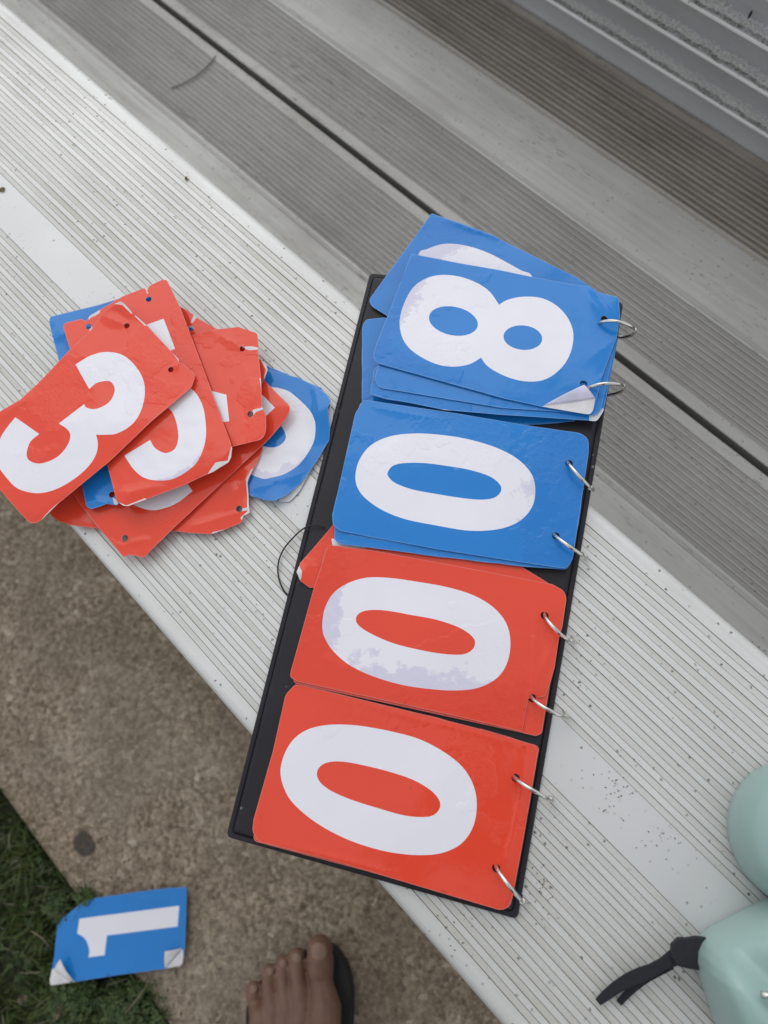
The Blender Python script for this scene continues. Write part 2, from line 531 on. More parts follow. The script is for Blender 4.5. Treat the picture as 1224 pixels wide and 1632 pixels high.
me = mesh_from(lv, lf); a = me.attributes.new('tint', 'FLOAT', 'POINT'); a.data.foreach_set('value', lt)
lich = link('lichen', me, M_LICHEN, riser); lich['kind'] = 'stuff'; lich.location = (0, 0, 0)

for x in (-1.7, 1.1):
    bm = bmesh.new()
    box(bm, x - .025, x + .025, -.02, .06, GZ, -.043)
    box(bm, x - .025, x + .025, .061, 1.0, -.30, -.2495)
    box(bm, x - .025, x + .025, .40, .45, GZ, -.3005)
    box(bm, x - .025, x + .025, .70, .75, -.249, -.047)
    link('support_frame', bm_mesh(bm), M_RISER, bleach)


# ------------------------------------------------------------------ cards
def crop(ox, oy, s):
    return lambda pts: [((p[0] / s + ox, p[1] / s + oy) + tuple(p[2:])) for p in pts]


def fillet(poly):
    """points (x, y[, r]): a corner with r is rounded"""
    out = []; n = len(poly)
    for i, p in enumerate(poly):
        r = p[2] if len(p) > 2 else 0
        P = Vector(p[:2])
        if not r: out.append(P); continue
        A, B = Vector(poly[i - 1][:2]), Vector(poly[(i + 1) % n][:2])
        a, b = (A - P).normalized(), (B - P).normalized()
        r = min(r, (A - P).length * .48, (B - P).length * .48)
        s, e = P + a * r, P + b * r
        for k in range(6):
            t = k / 5
            out.append(s * (1 - t) ** 2 + P * 2 * t * (1 - t) + e * t * t)
    return out


def spline(poly, sub=4):
    """closed Catmull-Rom; a third component marks a sharp corner"""
    n = len(poly); out = []
    P = [Vector(p[:2]) for p in poly]; sharp = [len(p) > 2 and p[2] for p in poly]
    for i in range(n):
        p1, p2 = P[i], P[(i + 1) % n]
        p0 = P[i - 1] if not sharp[i] else p1 * 2 - p2 if not sharp[(i + 1) % n] else p1
        p3 = P[(i + 2) % n] if not sharp[(i + 1) % n] else p2
        if sharp[i]: p0 = p1 + (p1 - p2) * .3
        if sharp[(i + 1) % n]: p3 = p2 + (p2 - p1) * .3
        for k in range(sub):
            t = k / sub
            out.append(.5 * ((2 * p1) + (p2 - p0) * t + (2 * p0 - 5 * p1 + 4 * p2 - p3) * t * t + (3 * p1 - p0 - 3 * p2 + p3) * t ** 3))
    return out


def ellipse(cx, cy, a, b, ang=0, n=28):
    c, s = math.cos(ang), math.sin(ang)
    return [Vector((cx + a * math.cos(t) * c - b * math.sin(t) * s, cy + a * math.cos(t) * s + b * math.sin(t) * c)) for t in [2 * math.pi * k / n for k in range(n)]]


def inside(poly, x, y):
    r = False; n = len(poly); j = n - 1
    for i in range(n):
        xi, yi = poly[i]; xj, yj = poly[j]
        if (yi > y) != (yj > y) and x < (xj - xi) * (y - yi) / (yj - yi) + xi: r = not r
        j = i
    return r


def card(name, colour, h, outline, numerals=(), white=(), holes=(), blot=None, creases=(), lifts=(), parent=None, wav=.0004, seed=0, thick=.0005):
    """a laminated card lying at height h. Outlines come in photo pixels and are taken to the card's own plane.
       numerals: even-odd rings of white print; white: torn paper patches; creases: (ax,ay,bx,by,width mm,height mm);
       lifts: (x,y,radius mm,height mm); blot: (x0,y0,x1,y1) = line along which the film has let go (1 at the start)"""
    W = lambda p: at(p[0], p[1], h)
    ol = [W(p) for p in fillet(outline)]
    c = sum(ol, Vector()) / len(ol)
    # long axis
    best = max(((ol[i] - ol[j]) for i in range(0, len(ol), 2) for j in range(0, i, 2)), key=lambda v: v.length)
    sc = 1000.0
    L = lambda p: ((W(p).x - c.x) * sc, (W(p).y - c.y) * sc)
    rings = [[((p.x - c.x) * sc, (p.y - c.y) * sc) for p in ol]]
    nums = [[L(p) for p in r] for r in numerals]
    whs = [[L(p) for p in r] for r in white]
    hls = []
    for hh in holes:
        q = L(hh); rr = (hh[2] if len(hh) > 2 else 2.5)
        hls.append([(q[0] + rr * math.cos(k * math.pi / 6), q[1] + rr * .9 * math.sin(k * math.pi / 6)) for k in range(12)])
    o_ = rings[0]; film = []  # film: inset outline; the strip outside it gets the painted edge light
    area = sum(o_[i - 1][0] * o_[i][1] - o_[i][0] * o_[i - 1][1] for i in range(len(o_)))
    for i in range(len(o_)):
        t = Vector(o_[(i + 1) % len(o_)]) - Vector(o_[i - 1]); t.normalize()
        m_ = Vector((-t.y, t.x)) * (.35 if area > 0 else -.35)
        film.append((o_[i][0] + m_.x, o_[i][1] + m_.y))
    V, E = [], []
    for r in rings + [film] + nums + whs + hls:
        # refine long edges so that the sheet can bend
        rr = []
        for i in range(len(r)):
            p, q = r[i], r[(i + 1) % len(r)]
            d = math.hypot(q[0] - p[0], q[1] - p[1]); m = max(1, int(d / 5))
            for k in range(m): rr.append((p[0] + (q[0] - p[0]) * k / m, p[1] + (q[1] - p[1]) * k / m))
        b = len(V); V += rr; E += [(b + i, b + (i + 1) % len(rr)) for i in range(len(rr))]
    for q in creases:
        a_, b_ = L(q[0:2]), L(q[2:4]); m = max(2, int(math.hypot(b_[0] - a_[0], b_[1] - a_[1]) / 3)); b = len(V)
        V += [(a_[0] + (b_[0] - a_[0]) * k / m, a_[1] + (b_[1] - a_[1]) * k / m) for k in range(m + 1)]
        E += [(b + k, b + k + 1) for k in range(m)]
    xs = [p[0] for p in rings[0]]; ys = [p[1] for p in rings[0]]
    g = 2.6; y = min(ys); row = 0
    while y < max(ys):
        x = min(xs) + (g / 2 if row % 2 else 0)
        while x < max(xs):
            if inside(rings[0], x, y): V.append((x, y))
            x += g
        y += g * .87; row += 1
    res = delaunay_2d_cdt([Vector(v) for v in V], E, [], 0, 1e-4)
    rv, rf = res[0], res[2]
    fs, mi = [], []
    for f in rf:
        x = sum(rv[i].x for i in f) / 3; y = sum(rv[i].y for i in f) / 3
        if not inside(rings[0], x, y) or any(inside(q, x, y) for q in hls): continue
        k = 0
        if sum(inside(q, x, y) for q in nums) % 2: k = 1
        if any(inside(q, x, y) for q in whs): k = 2
        elif not inside(film, x, y): k = 4  # border strip in the lightened edge-glint colour
        fs.append(tuple(f)); mi.append(k)
    cr = [(Vector(L(q[0:2])), Vector(L(q[2:4])), q[4], q[5]) for q in creases]
    lf = [(Vector(L(q[0:2])), q[2], q[3]) for q in lifts]
    bls = [(Vector(L(q[0:2])), Vector(L(q[2:4]))) for q in ((blot,) if blot and not isinstance(blot[0], tuple) else blot or ())]
    vs, bl = [], []
    for p in rv:
        zz = wav * 1000 * mnoise.noise(Vector((p.x / 38 + seed * 7.3, p.y / 38, seed))) + (.05 if parent else .14) * mnoise.noise(Vector((p.x / 9 + seed * 3.1, p.y / 9, 5 + seed)))
        for (a, b, wd, hh) in cr:
            ab = b - a; t = max(0, min(1, (p - a).dot(ab) / ab.length_squared)); q = a + ab * t
            d = (p - q).length
            zz += hh * math.exp(-d / (wd * .9)) * (1 if ab.length < 1 else min(1, .25 + 3 * t * (1 - t)))
        for (a, rd, hh) in lf:
            d = (p - a).length
            if d < rd: zz += hh * (1 - d / rd) ** 2
        vs.append((p.x / sc, p.y / sc, zz / sc))
        v = 0.0
        for (b0, b1) in bls:
            v = max(v, 1 - (p - b0).dot(b1 - b0) / (b1 - b0).length_squared)
        bl.append(max(-1, min(1.2, v)))
    used = sorted({i for f in fs for i in f}); mp = {o: i for i, o in enumerate(used)}
    me = mesh_from([vs[i] for i in used], [tuple(mp[i] for i in f) for f in fs], mi, True)
    if sum(p.normal.z for p in me.polygons) < 0: me.flip_normals()
    a = me.attributes.new('blot', 'FLOAT', 'POINT'); a.data.foreach_set('value', [bl[i] for i in used])
    # turn the object's own x axis along the card's long side
    ang = math.atan2(best.y, best.x)
    me.transform(Matrix.Rotation(-ang, 4, 'Z'))
    base = M_RED if colour == 'red' else M_BLUE
    o = link(name, me, [base, M_WHITE, M_PAPER, M_RIM, M_GLINT_RED if colour == 'red' else M_GLINT_BLUE])
    o.location = c; o.rotation_euler = (0, 0, ang)
    if parent:
        o.parent = parent; o.location = c - parent.location
    sm = o.modifiers.new('thickness', 'SOLIDIFY'); sm.thickness = thick; sm.offset = -1
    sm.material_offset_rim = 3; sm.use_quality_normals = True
    es = o.modifiers.new('edges', 'EDGE_SPLIT'); es.split_angle = R(50)
    return o


C1 = crop(0, 420, 2.2667); C2 = crop(540, 320, 2.448); C3 = crop(420, 620, 2.1857); C4 = crop(340, 1060, 2.1103)
Z1 = crop(60, 430, 4.708); Z2 = crop(260, 470, 4.371); Z3 = crop(0, 620, 5.1); Z4 = crop(140, 700, 4.371); Z5 = crop(360, 600, 6.12)
Z6 = crop(560, 330, 5.1); Z7 = crop(560, 540, 5.1); Z8 = crop(760, 420, 4.708); Z9 = crop(0, 1380, 3.825)

# ---- the flip scoreboard
sb = empty('flip_scoreboard', at(600, 950, 0))
tag(sb, 'black vinyl flip scoreboard showing red 0 0 and blue 0 8 on the seat', 'scoreboard')
bcorn = [at(p[0], p[1], .0025) for p in [(589, 434), (994, 481), (825, 1466), (359, 1334)]]


def inset_quad(q, d, r):
    """the quad moved in by d, its corners rounded with radius r"""
    out = []
    n = len(q); c = sum(q, Vector()) / n
    def line(i):
        a, b = q[i], q[(i + 1) % n]; t = (b - a).normalized(); m = Vector((-t.y, t.x, 0))
        if m.dot(c - a) < 0: m = -m
        return a + m * d, t
    for i in range(n):
        (p, t), (o, u) = line(i - 1), line(i)
        k = ((o.x - p.x) * u.y - (o.y - p.y) * u.x) / (t.x * u.y - t.y * u.x)
        x = p + t * k
        out.append((x.x, x.y, r))
    return fillet(out)


lay = [(0.0008, .0002), (0, .0010), (.0003, .0020), (.0012, .0024), (.0030, .0023), (.0034, .0019), (.0040, .0034), (.0050, .0046), (.0064, .0050), (.010, .0050)]
vs, fs = [], []
for (d, zz) in lay:
    lay_pts = inset_quad(bcorn, d, max(.0012, .0034 - d * .3)); nb = len(lay_pts)
    for q in lay_pts: vs.append((q.x, q.y, zz))
for l in range(len(lay) - 1):
    for i in range(nb):
        a, b = l * nb, (l + 1) * nb
        fs.append((a + i, a + (i + 1) % nb, b + (i + 1) % nb, b + i))
fs.append(tuple((len(lay) - 1) * nb + i for i in range(nb)))
fs.append(tuple(reversed(range(nb))))
bm = bmesh.new(); tmp = mesh_from(vs, fs); bm.from_mesh(tmp)
cov = link('vinyl_cover', bm_mesh(bm, False), M_VINYL, sb)

BT = .0052
PC = dict(parent=sb)
n0_blue = [spline(C3([(320, 300), (335, 245), (375, 195), (440, 165), (520, 155), (600, 158), (700, 172), (800, 200), (880, 240), (930, 290), (946, 340), (940, 400), (905, 450), (850, 480), (780, 493), (700, 492), (600, 475), (500, 455), (420, 425), (360, 385), (328, 345)])),
           spline(C3([(433, 290), (450, 268), (490, 258), (560, 258), (640, 268), (720, 282), (790, 305), (825, 335), (825, 360), (800, 380), (750, 385), (680, 378), (600, 365), (520, 350), (460, 328), (435, 305)]))]
n0_red = [spline(C3([(205, 830), (212, 770), (240, 715), (290, 678), (360, 657), (440, 658), (540, 672), (640, 690), (730, 718), (800, 760), (845, 815), (860, 880), (850, 950), (815, 1005), (750, 1040), (670, 1050), (580, 1045), (480, 1030), (380, 1000), (300, 962), (245, 915), (215, 870)])),
          spline(C3([(322, 800), (335, 780), (370, 770), (430, 772), (520, 788), (600, 803), (680, 830), (725, 860), (737, 885), (725, 910), (690, 925), (620, 922), (540, 908), (450, 885), (370, 850), (330, 822)]))]
n0_low = [spline(C4([(226, 370), (235, 310), (265, 255), (310, 220), (370, 203), (440, 200), (520, 208), (620, 228), (700, 252), (780, 295), (840, 345), (875, 405), (886, 470), (875, 540), (840, 595), (790, 625), (730, 638), (650, 637), (560, 622), (460, 590), (370, 545), (300, 495), (250, 440)])),
          spline(C4([(348, 365), (360, 340), (390, 326), (440, 325), (510, 338), (590, 358), (670, 385), (730, 420), (760, 455), (760, 485), (735, 507), (690, 511), (630, 503), (550, 480), (470, 455), (400, 425), (360, 395)]))]
n8 = [spline(C2([(237, 470), (255, 400), (290, 340), (340, 305), (400, 290), (470, 295), (540, 320), (590, 355), (625, 405, 1), (660, 385), (720, 374), (790, 380), (850, 410), (895, 460), (915, 520), (905, 590), (870, 650), (810, 695), (740, 705), (670, 692), (610, 665), (575, 640), (555, 612, 1), (510, 637), (450, 647), (390, 640), (330, 615), (280, 580), (248, 535)])),
      ellipse(540 + 447 / 2.448, 320 + 469 / 2.448, 97 / 2.448, 56 / 2.448, .2), ellipse(540 + 718 / 2.448, 320 + 534 / 2.448, 76 / 2.448, 48 / 2.448, .1)]

# red, lowest digit
o = card('number_card', 'red', BT + .0006, [(470, 1087, 10), (860, 1189, 9), (812, 1449, 9), (402, 1340, 10)], holes=[(822, 1240), (791, 1384)], seed=1, wav=.0002, **PC)
o = card('number_card', 'red', BT + .0016, [(435, 1197), (455, 1107, 6), (470, 1091, 5), (482, 1092), (672, 1138), (766, 1162), (852, 1187, 9), (857, 1197), (854, 1221), (833, 1344), (816, 1434, 4), (807, 1449, 8), (795, 1450), (672, 1414), (529, 1371), (411, 1341, 8), (402, 1325, 6), (404, 1306)],
         n0_low, holes=[(822, 1240, 2.5), (791, 1384, 2.5)], seed=2, wav=.0003,
         creases=[(412, 1285, 415, 1330, 1.2, .5), (420, 1336, 640, 1396, 1.0, .35), (480, 1098, 840, 1190, 1.0, .3), (838, 1210, 800, 1420, 1.6, .5), (826, 1250, 812, 1330, 1.0, -.3)], **PC)
tag(o, 'red card with a white 0 at the lower end of the board')
# red, second digit
o = card('number_card', 'red', BT + .0008, C3([(245, 470), (130, 605), (118, 640), (130, 670), (160, 692), (900, 700), (880, 560)]), seed=3,
         numerals=[[Vector(p) for p in C3([(236, 520), (262, 524), (390, 562), (380, 570), (240, 545)])]], white=[[Vector(p) for p in C3([(116, 632), (126, 618), (136, 636), (134, 660), (126, 672), (116, 655)])]],
         lifts=[(476, 915, 14, 3.0)], creases=[(484, 880, 520, 940, 2, .5)], **PC)
tag(o, 'tilted red card sticking out at the left with a curled white corner')
o = card('number_card', 'red', BT + .0020, [(519, 872, 6), (600, 874), (828, 901), (872, 928), (898, 950), (890, 1010), (865, 1160), (864, 1169, 9), (854, 1173), (832, 1168), (650, 1128), (466, 1088, 8)], holes=[(868, 981), (848, 1113)], seed=4, wav=.0003, **PC)
o = card('number_card', 'red', BT + .0032, [(523, 868, 6), (598, 878), (809, 917), (880, 931), (898, 941, 5), (903, 953, 5), (896, 1000), (891, 1016), (884, 1063), (876, 1092), (868, 1110), (842, 1113), (832, 1166), (717, 1139), (603, 1114), (473, 1086, 9), (462, 1079, 8), (464, 1068), (500, 938)],
         n0_red, holes=[(868, 981, 2.5), (850, 1112, 2.3)], seed=5, wav=.0004, blot=((640, 1112, 656, 1012), (503, 985, 572, 1000)),
         creases=[(856, 930, 850, 1130, 1.5, .5), (888, 1010, 850, 1100, 4, .8), (880, 935, 898, 985, 3, .5), (513, 880, 480, 1010, .8, .4)], **PC)
tag(o, 'red card with a white 0 blotched lavender along its lower edge')
# blue 0
o = card('number_card', 'blue', BT + .0010, [(577, 520, 8), (583, 509, 6), (612, 506), (930, 560), (945, 640), (915, 671), (830, 678), (700, 668), (577, 655)], seed=6, wav=.0002, **PC)
o = card('number_card', 'blue', BT + .0044, [(574, 640, 8), (930, 700, 8), (906, 908, 9), (850, 904), (700, 887), (545, 867), (533, 862, 6), (533, 840)], holes=[(907, 738), (886, 854)], seed=7, wav=.0003, creases=[(545, 852, 660, 868, 3, .6)], **PC)
o = card('number_card', 'blue', BT + .0058, [(579, 637, 6), (717, 657), (834, 677), (925, 690, 8), (938, 699, 8), (938, 722), (913, 890, 5), (905, 905, 8), (890, 905), (700, 876), (541, 846, 6), (530, 836, 6), (530, 820), (566, 660)],
         n0_blue, holes=[(907, 738, 2.5), (886, 854, 2.5)], seed=8, wav=.0004, blot=(900, 790, 780, 770), creases=[(590, 648, 700, 668, 3, .5)], **PC)
tag(o, 'blue card with a clean white 0 in the middle of the board')
# blue 8 stack
o = card('number_card', 'blue', BT + .0024, [(688, 340, 3), (697, 344), (785, 375), (873, 420), (915, 439), (950, 462), (930, 600), (800, 590), (616, 503), (592, 488, 7), (588, 478, 7)],
         [spline([(667, 405), (681, 396), (701, 389), (721, 388), (746, 392), (776, 402), (800, 414), (830, 431), (848, 441), (850, 480), (800, 520), (720, 500), (670, 450)])], seed=9, wav=.0009,
         creases=[(700, 346, 800, 384, 5, 1.4), (720, 362, 830, 392, 7, -.7)], blot=(720, 380, 745, 420), **PC)
tag(o, 'blue card fanned out past the upper edge of the board, its white 0 half hidden')
o = card('number_card', 'blue', BT + .0070, [(596, 589), (590, 628, 3), (619, 636), (664, 644), (707, 653), (800, 661), (938, 670), (951, 672, 6), (962, 655, 6), (985, 540), (700, 480)],
         white=[[Vector(p) for p in [(705, 652), (731, 655.5), (728, 658), (712, 655)]], [Vector(p) for p in [(939, 662), (962, 650), (960, 664), (952, 674), (939, 671)]]], seed=10, wav=.0003, **PC)
o = card('number_card', 'blue', BT + .0082, [(604, 575), (597, 605), (602, 616, 5), (611, 619, 4), (800, 650), (906, 657), (936, 661), (950, 662, 6), (958, 653, 6), (972, 590), (983, 540), (700, 480)], seed=11, wav=.0003,
         creases=[(622, 585, 630, 618, 2, .5), (640, 590, 656, 624, 2.5, .4)], **PC)
c8 = card('number_card', 'blue', BT + .0100, [(656, 406), (800, 431), (847, 441), (905, 452), (938, 457), (955, 467), (985, 476, 4), (988, 505), (983, 537), (957, 607), (954, 624), (946, 652), (943, 660, 6), (934, 660), (864, 648), (800, 634), (602, 579, 5), (594, 569, 6), (600, 548)],
          n8, white=[[Vector(p) for p in Z8([(487, 1075), (640, 1000), (790, 928), (840, 950), (888, 1012), (872, 1100), (850, 1128), (815, 1132)])], [Vector(p) for p in Z8([(1078, 290), (1092, 300), (1086, 400), (1074, 430), (1080, 350)])]],
          holes=[(963, 509, 2.4), (930, 612, 2.6)], seed=12, wav=.0004, blot=((628, 470, 690, 498), (664, 612, 700, 548)),
          creases=[(928, 462, 966, 508, 3, 1.2), (945, 462, 975, 500, 2.5, -.8), (955, 470, 985, 510, 3, .9), (958, 600, 930, 640, 6, .7), (935, 575, 985, 540, 8, .5)], lifts=[(985, 476, 30, 2.0), (660, 410, 40, 1.2)], **PC)
tag(c8, 'topmost blue card with a white 8 and a peeled corner')


def flap(name, tri, h, lift, parent, mat=M_PAPER, base_card=None):
    """a peeled triangle of film: hinge a-b, free tip t curled up and over"""
    a, b, t = [at(p[0], p[1], h) for p in tri]
    n = 8; vs, fs = [], []
    for j in range(n + 1):
        v = j / n
        for i in range(n + 1):
            u = i / n
            p = a.lerp(b, u) * (1 - v) + t * v
            vs.append(p + Vector((0, 0, lift * (math.sin(v * math.pi * .62)) + .0004)))
    for j in range(n):
        for i in range(n):
            q = j * (n + 1) + i
            fs.append((q, q + 1, q + n + 2, q + n + 1))
    o = link(name, mesh_from(vs, fs, None, True), mat)
    if parent:
        mw = Matrix.Translation(parent.location + (parent.parent.location if parent.parent else Vector())) @ parent.rotation_euler.to_matrix().to_4x4()
        o.data.transform(mw.inverted()); o.parent = parent
    s = o.modifiers.new('thickness', 'SOLIDIFY'); s.thickness = .0003
    return o


M_FILM = simple('peeled_film_back', (.62, .605, .76), .35, 0, .12, 60, .25, 180)
f8 = flap('peeled_corner', [Z8([(500, 1068)])[0], Z8([(886, 1012)])[0], Z8([(800, 928)])[0]], BT + .0105, .0035, c8, M_FILM)


# ---- rings
def ring(p0, p1, z0, z1, tilt, rad=.00115):
    a, b = at(p0[0], p0[1], z0), at(p1[0], p1[1], z1)
    c = (a + b) / 2; e = (b - a); r = e.length / 2; e.normalize()
    v = (CAMPOS - c).normalized(); v = (v - e * v.dot(e)).normalized()
    v = (Matrix.Rotation(tilt, 3, e) @ v)
    pts = [c + (e * math.cos(t) + v * math.sin(t)) * r for t in [2 * math.pi * k / 48 for k in range(48)]]
    vs, fs = tube(pts, rad, 10, True)
    o = link('binder_ring', mesh_from(vs, fs, None, True), M_CHROME, sb)
    # the hinge knuckle of the ring
    k = c + (e * math.cos(.9) + v * math.sin(.9)) * r; k2 = c + (e * math.cos(.7) + v * math.sin(.7)) * r
    vs, fs = tube([k, (k + k2) / 2, k2], rad * 1.25, 10)
    kn = link('ring_hinge', mesh_from(vs, fs, None, False), M_CHROME); kn.parent = o
    return o


RZ = BT + .006
for (p0, p1, z0, z1, tl) in [((957, 514), (1005, 535), .017, .005, R(-27)), ((936, 619), (989, 624), .015, .005, R(-22)),
                             ((905, 737), (945, 780), .012, .003, R(3)), ((884, 853), (934, 887), .012, .003, R(3)),
                             ((868, 980), (914, 1020), .010, .002, R(12)), ((848, 1112), (903, 1138), .010, .002, R(12)),
                             ((820, 1239), (879, 1272), .009, .002, R(6)), ((791, 1382), (834, 1434), .009, .002, R(6))]:
    ring(p0, p1, z0, z1, tl)

# elastic cord loop
cp = [at(517, 841, .0066), at(505, 836, .0085), at(492, 838, .0078), at(479, 845, .004), at(466, 858, .003), at(452, 874, .0025), at(444, 892, .002), at(442, 912, .0018), at(447, 932, .0016), at(455, 946, .0014), at(466, 952, .0012)]
cs = []
for i in range(len(cp) - 1):
    for k in range(4): cs.append(cp[i].lerp(cp[i + 1], k / 4))
for _ in range(3): cs = [cs[0]] + [(cs[i - 1] + cs[i] * 2 + cs[i + 1]) / 4 for i in range(1, len(cs) - 1)] + [cs[-1]]
vs, fs = tube(cs, .00055, 8)
link('elastic_cord', mesh_from(vs, fs, None, True), M_CORD, sb)

# ---- the loose pile
G = 'loose number cards heaped on the seat'


def loose(label, *a, **k):
    o = card('loose_card', *a, **k)
    return tag(o, label, 'number card', G)


HP = .0012; ST = .0019
loose('lowest blue card of the loose heap, only a pale edge showing at its right', 'blue', HP, [(300, 520), (430, 585), (512, 618), (531, 655), (529, 690), (478, 782), (462, 800, 5), (446, 800), (210, 650)],
      white=[[Vector(p) for p in [(529, 640), (536, 652), (534, 700), (470, 800), (440, 803), (500, 720), (520, 660)]]], seed=21, creases=[(455, 790, 500, 740, 4, 1.0)])
loose('bent blue card right of the heap, its white round digit half covered', 'blue', HP + ST, Z5([(-300, -60), (250, -50), (380, -70), (700, 10), (880, 100), (985, 180), (1030, 250), (1000, 320), (1010, 420), (1020, 500), (1005, 620), (900, 800), (740, 1030), (600, 1160), (490, 1225), (430, 1220), (250, 1165), (-900, 500)]),
      [spline(Z5([(290, 120), (440, 105), (560, 125), (650, 170), (800, 310), (860, 410), (875, 500), (850, 650), (740, 830), (600, 940), (450, 990), (290, 975), (-200, 700), (-200, 300)])),
       spline(Z5([(480, 460), (540, 485), (585, 580), (560, 645), (480, 690), (370, 680), (250, 620), (250, 520), (370, 460)]))],
      seed=22, wav=.0010, blot=(470, 765, 455, 700), creases=[(503, 615, 512, 680, 5, 1.6), (495, 620, 500, 660, 4, -.8), (405, 780, 480, 755, 6, 1.2), (508, 650, 524, 700, 4, 1.0)], lifts=[(528, 650, 24, 3), (440, 800, 26, 3)])
loose('crumpled red card low in the heap, torn hole near its lower right corner', 'red', HP + 2 * ST, [(78, 820, 10), (96, 832), (116, 838), (157, 842), (275, 846), (311, 850), (337, 851), (360, 843), (384, 833), (388, 822), (398, 817), (396, 800), (395, 770), (404, 748), (411, 735), (418, 716), (416, 690), (380, 640), (120, 660), (90, 760)],
      white=[[Vector(p) for p in [(385, 829), (399, 817), (397, 780), (396, 765), (404, 748), (401, 748), (393, 765), (394, 815), (383, 825)]], [Vector(p) for p in [(384, 811), (396, 808), (398, 812), (386, 815)]], [Vector(p) for p in [(338, 848), (360, 843), (384, 833), (388, 837), (360, 848), (338, 853)]]],
      holes=[(381, 811)], seed=23, wav=.0011, creases=[(300, 842, 390, 815, 5, 1.0), (360, 805, 412, 740, 6, 1.6), (380, 770, 400, 800, 4, -1), (90, 815, 150, 838, 4, 1)])
loose('red card of the heap with a round hole in its lower tip', 'red', HP + 3 * ST + .001, [(197, 888, 3), (205, 884), (218, 886), (229, 889, 4), (238, 880), (243, 874), (275, 843), (420, 708), (460, 666, 6), (466, 652, 8), (422, 607), (345, 530), (105, 765, 8), (125, 800), (158, 842)],
      [spline([(205, 800, 1), (218, 807), (240, 813), (262, 810), (285, 800), (307, 783, 1), (299, 771, 1), (270, 770), (230, 770)]), [Vector(p) for p in [(395, 665), (410, 625), (420, 631), (439, 651), (424, 664), (408, 674)]]],
      holes=[(199, 858, 2.6)], seed=24, wav=.0006, creases=[(185, 870, 240, 860, 4, .9), (170, 850, 225, 880, 3, -.5)], lifts=[(464, 652, 30, 4)])
loose('mostly hidden red card of the heap, a small torn wedge at its upper edge', 'red', HP + 4 * ST + .0015, [(280, 483), (290, 490), (307, 500), (315, 507), (347, 525), (400, 562), (415, 573), (424, 580), (428, 591), (422, 605), (395, 640), (200, 590)],
      white=[[Vector(p) for p in [(309, 500), (314, 505), (308, 514), (304, 515)]], [Vector(p) for p in [(415, 572), (424, 581), (429, 591), (423, 606), (421, 603), (425, 591), (420, 582)]]],
      holes=[(305, 523, 2.3)], seed=25, wav=.0006, creases=[(300, 500, 310, 530, 3, .6)], lifts=[(428, 591, 20, 2)])
loose('blue card inside the heap, corners showing at upper left and lower left', 'blue', HP + 5 * ST + .002, [(78, 513, 9), (80, 505, 6), (120, 495), (160, 485), (210, 470), (256, 458), (310, 740), (190, 801), (186, 805), (170, 803), (160, 807), (146, 811), (138, 808, 5), (132, 780), (95, 580)],
      holes=[(178, 788, 2.4)], white=[[Vector(p) for p in [(179, 793), (184, 795), (190, 805), (182, 804)]]], seed=26, wav=.0007, creases=[(85, 543, 112, 524, 3, 1.0), (138, 798, 180, 803, 3, .8)])
loose('red card right in the heap with two torn holes along its right end', 'red', HP + 6 * ST + .003, [(200, 545), (300, 536), (347, 525), (380, 521), (410, 531, 4), (412, 552), (411, 557), (416, 603), (418, 648), (420, 653), (424, 662), (424, 690, 8), (416, 701, 8), (370, 712), (180, 730)],
      [[Vector(p) for p in Z2([(300, 655), (345, 670), (440, 695), (460, 880), (420, 885), (300, 900)])]],
      white=[[Vector(p) for p in Z2([(570, 360), (620, 358), (666, 368), (666, 380), (600, 385), (572, 378)])], [Vector(p) for p in Z2([(630, 800), (696, 785), (698, 800), (650, 815), (620, 850), (600, 850), (622, 812)])], [Vector(p) for p in Z2([(672, 580), (684, 580), (700, 780), (706, 820), (696, 790), (690, 700)])]],
      holes=[(386, 556, 2.2), (399, 660, 2.4)], seed=27, wav=.0007, creases=[(305, 535, 350, 522, 4, .8), (340, 530, 390, 556, 4, .8), (398, 650, 412, 610, 4, .8), (385, 575, 405, 630, 8, .7)])
loose('red card second from the top, its white 5 half under the 3', 'red', HP + 7 * ST + .004, [(101, 522, 7), (103, 515, 4), (130, 508), (137, 512), (143, 503), (158, 494), (196, 472), (230, 459), (234, 464), (238, 456), (258, 446), (266, 446, 6), (286, 487), (320, 577), (365, 699), (370, 714), (369, 728), (364, 737), (340, 752), (325, 758), (298, 771), (205, 807, 5), (196, 806, 4), (186, 798), (172, 746), (112, 557)],
      [[Vector(p) for p in [(200, 530), (261, 508), (279, 556), (220, 578)]],
       spline([(255, 596, 1), (303, 618), (322, 644), (328, 676), (327, 705), (316, 734), (300, 750), (277, 763), (254, 766), (231, 762), (213, 748), (198, 726, 1), (239, 701, 1), (247, 714), (263, 722), (277, 717), (283, 705), (284, 690), (279, 667), (269, 651), (240, 640, 1)])],
      white=[[Vector(p) for p in Z4([(975, 150), (1000, 50), (1004, 60), (992, 170), (960, 195), (835, 245), (850, 220), (890, 165)])], [Vector(p) for p in Z1([(375, 350), (400, 330), (470, 300), (462, 325), (430, 345), (395, 360), (385, 375)])], [Vector(p) for p in Z1([(385, 440), (405, 420), (412, 440), (390, 465)])], [Vector(p) for p in Z1([(805, 130), (812, 135), (832, 178), (822, 182)])], [Vector(p) for p in Z4([(205, 445), (270, 470), (410, 420), (400, 412), (270, 462), (215, 440)])]],
      holes=[(237, 477, 2.4), (141, 520, 2.4)], seed=28, wav=.0006, blot=(300, 760, 285, 728), creases=[(345, 745, 368, 712, 4, 1.0), (180, 790, 260, 775, 4, .6)])
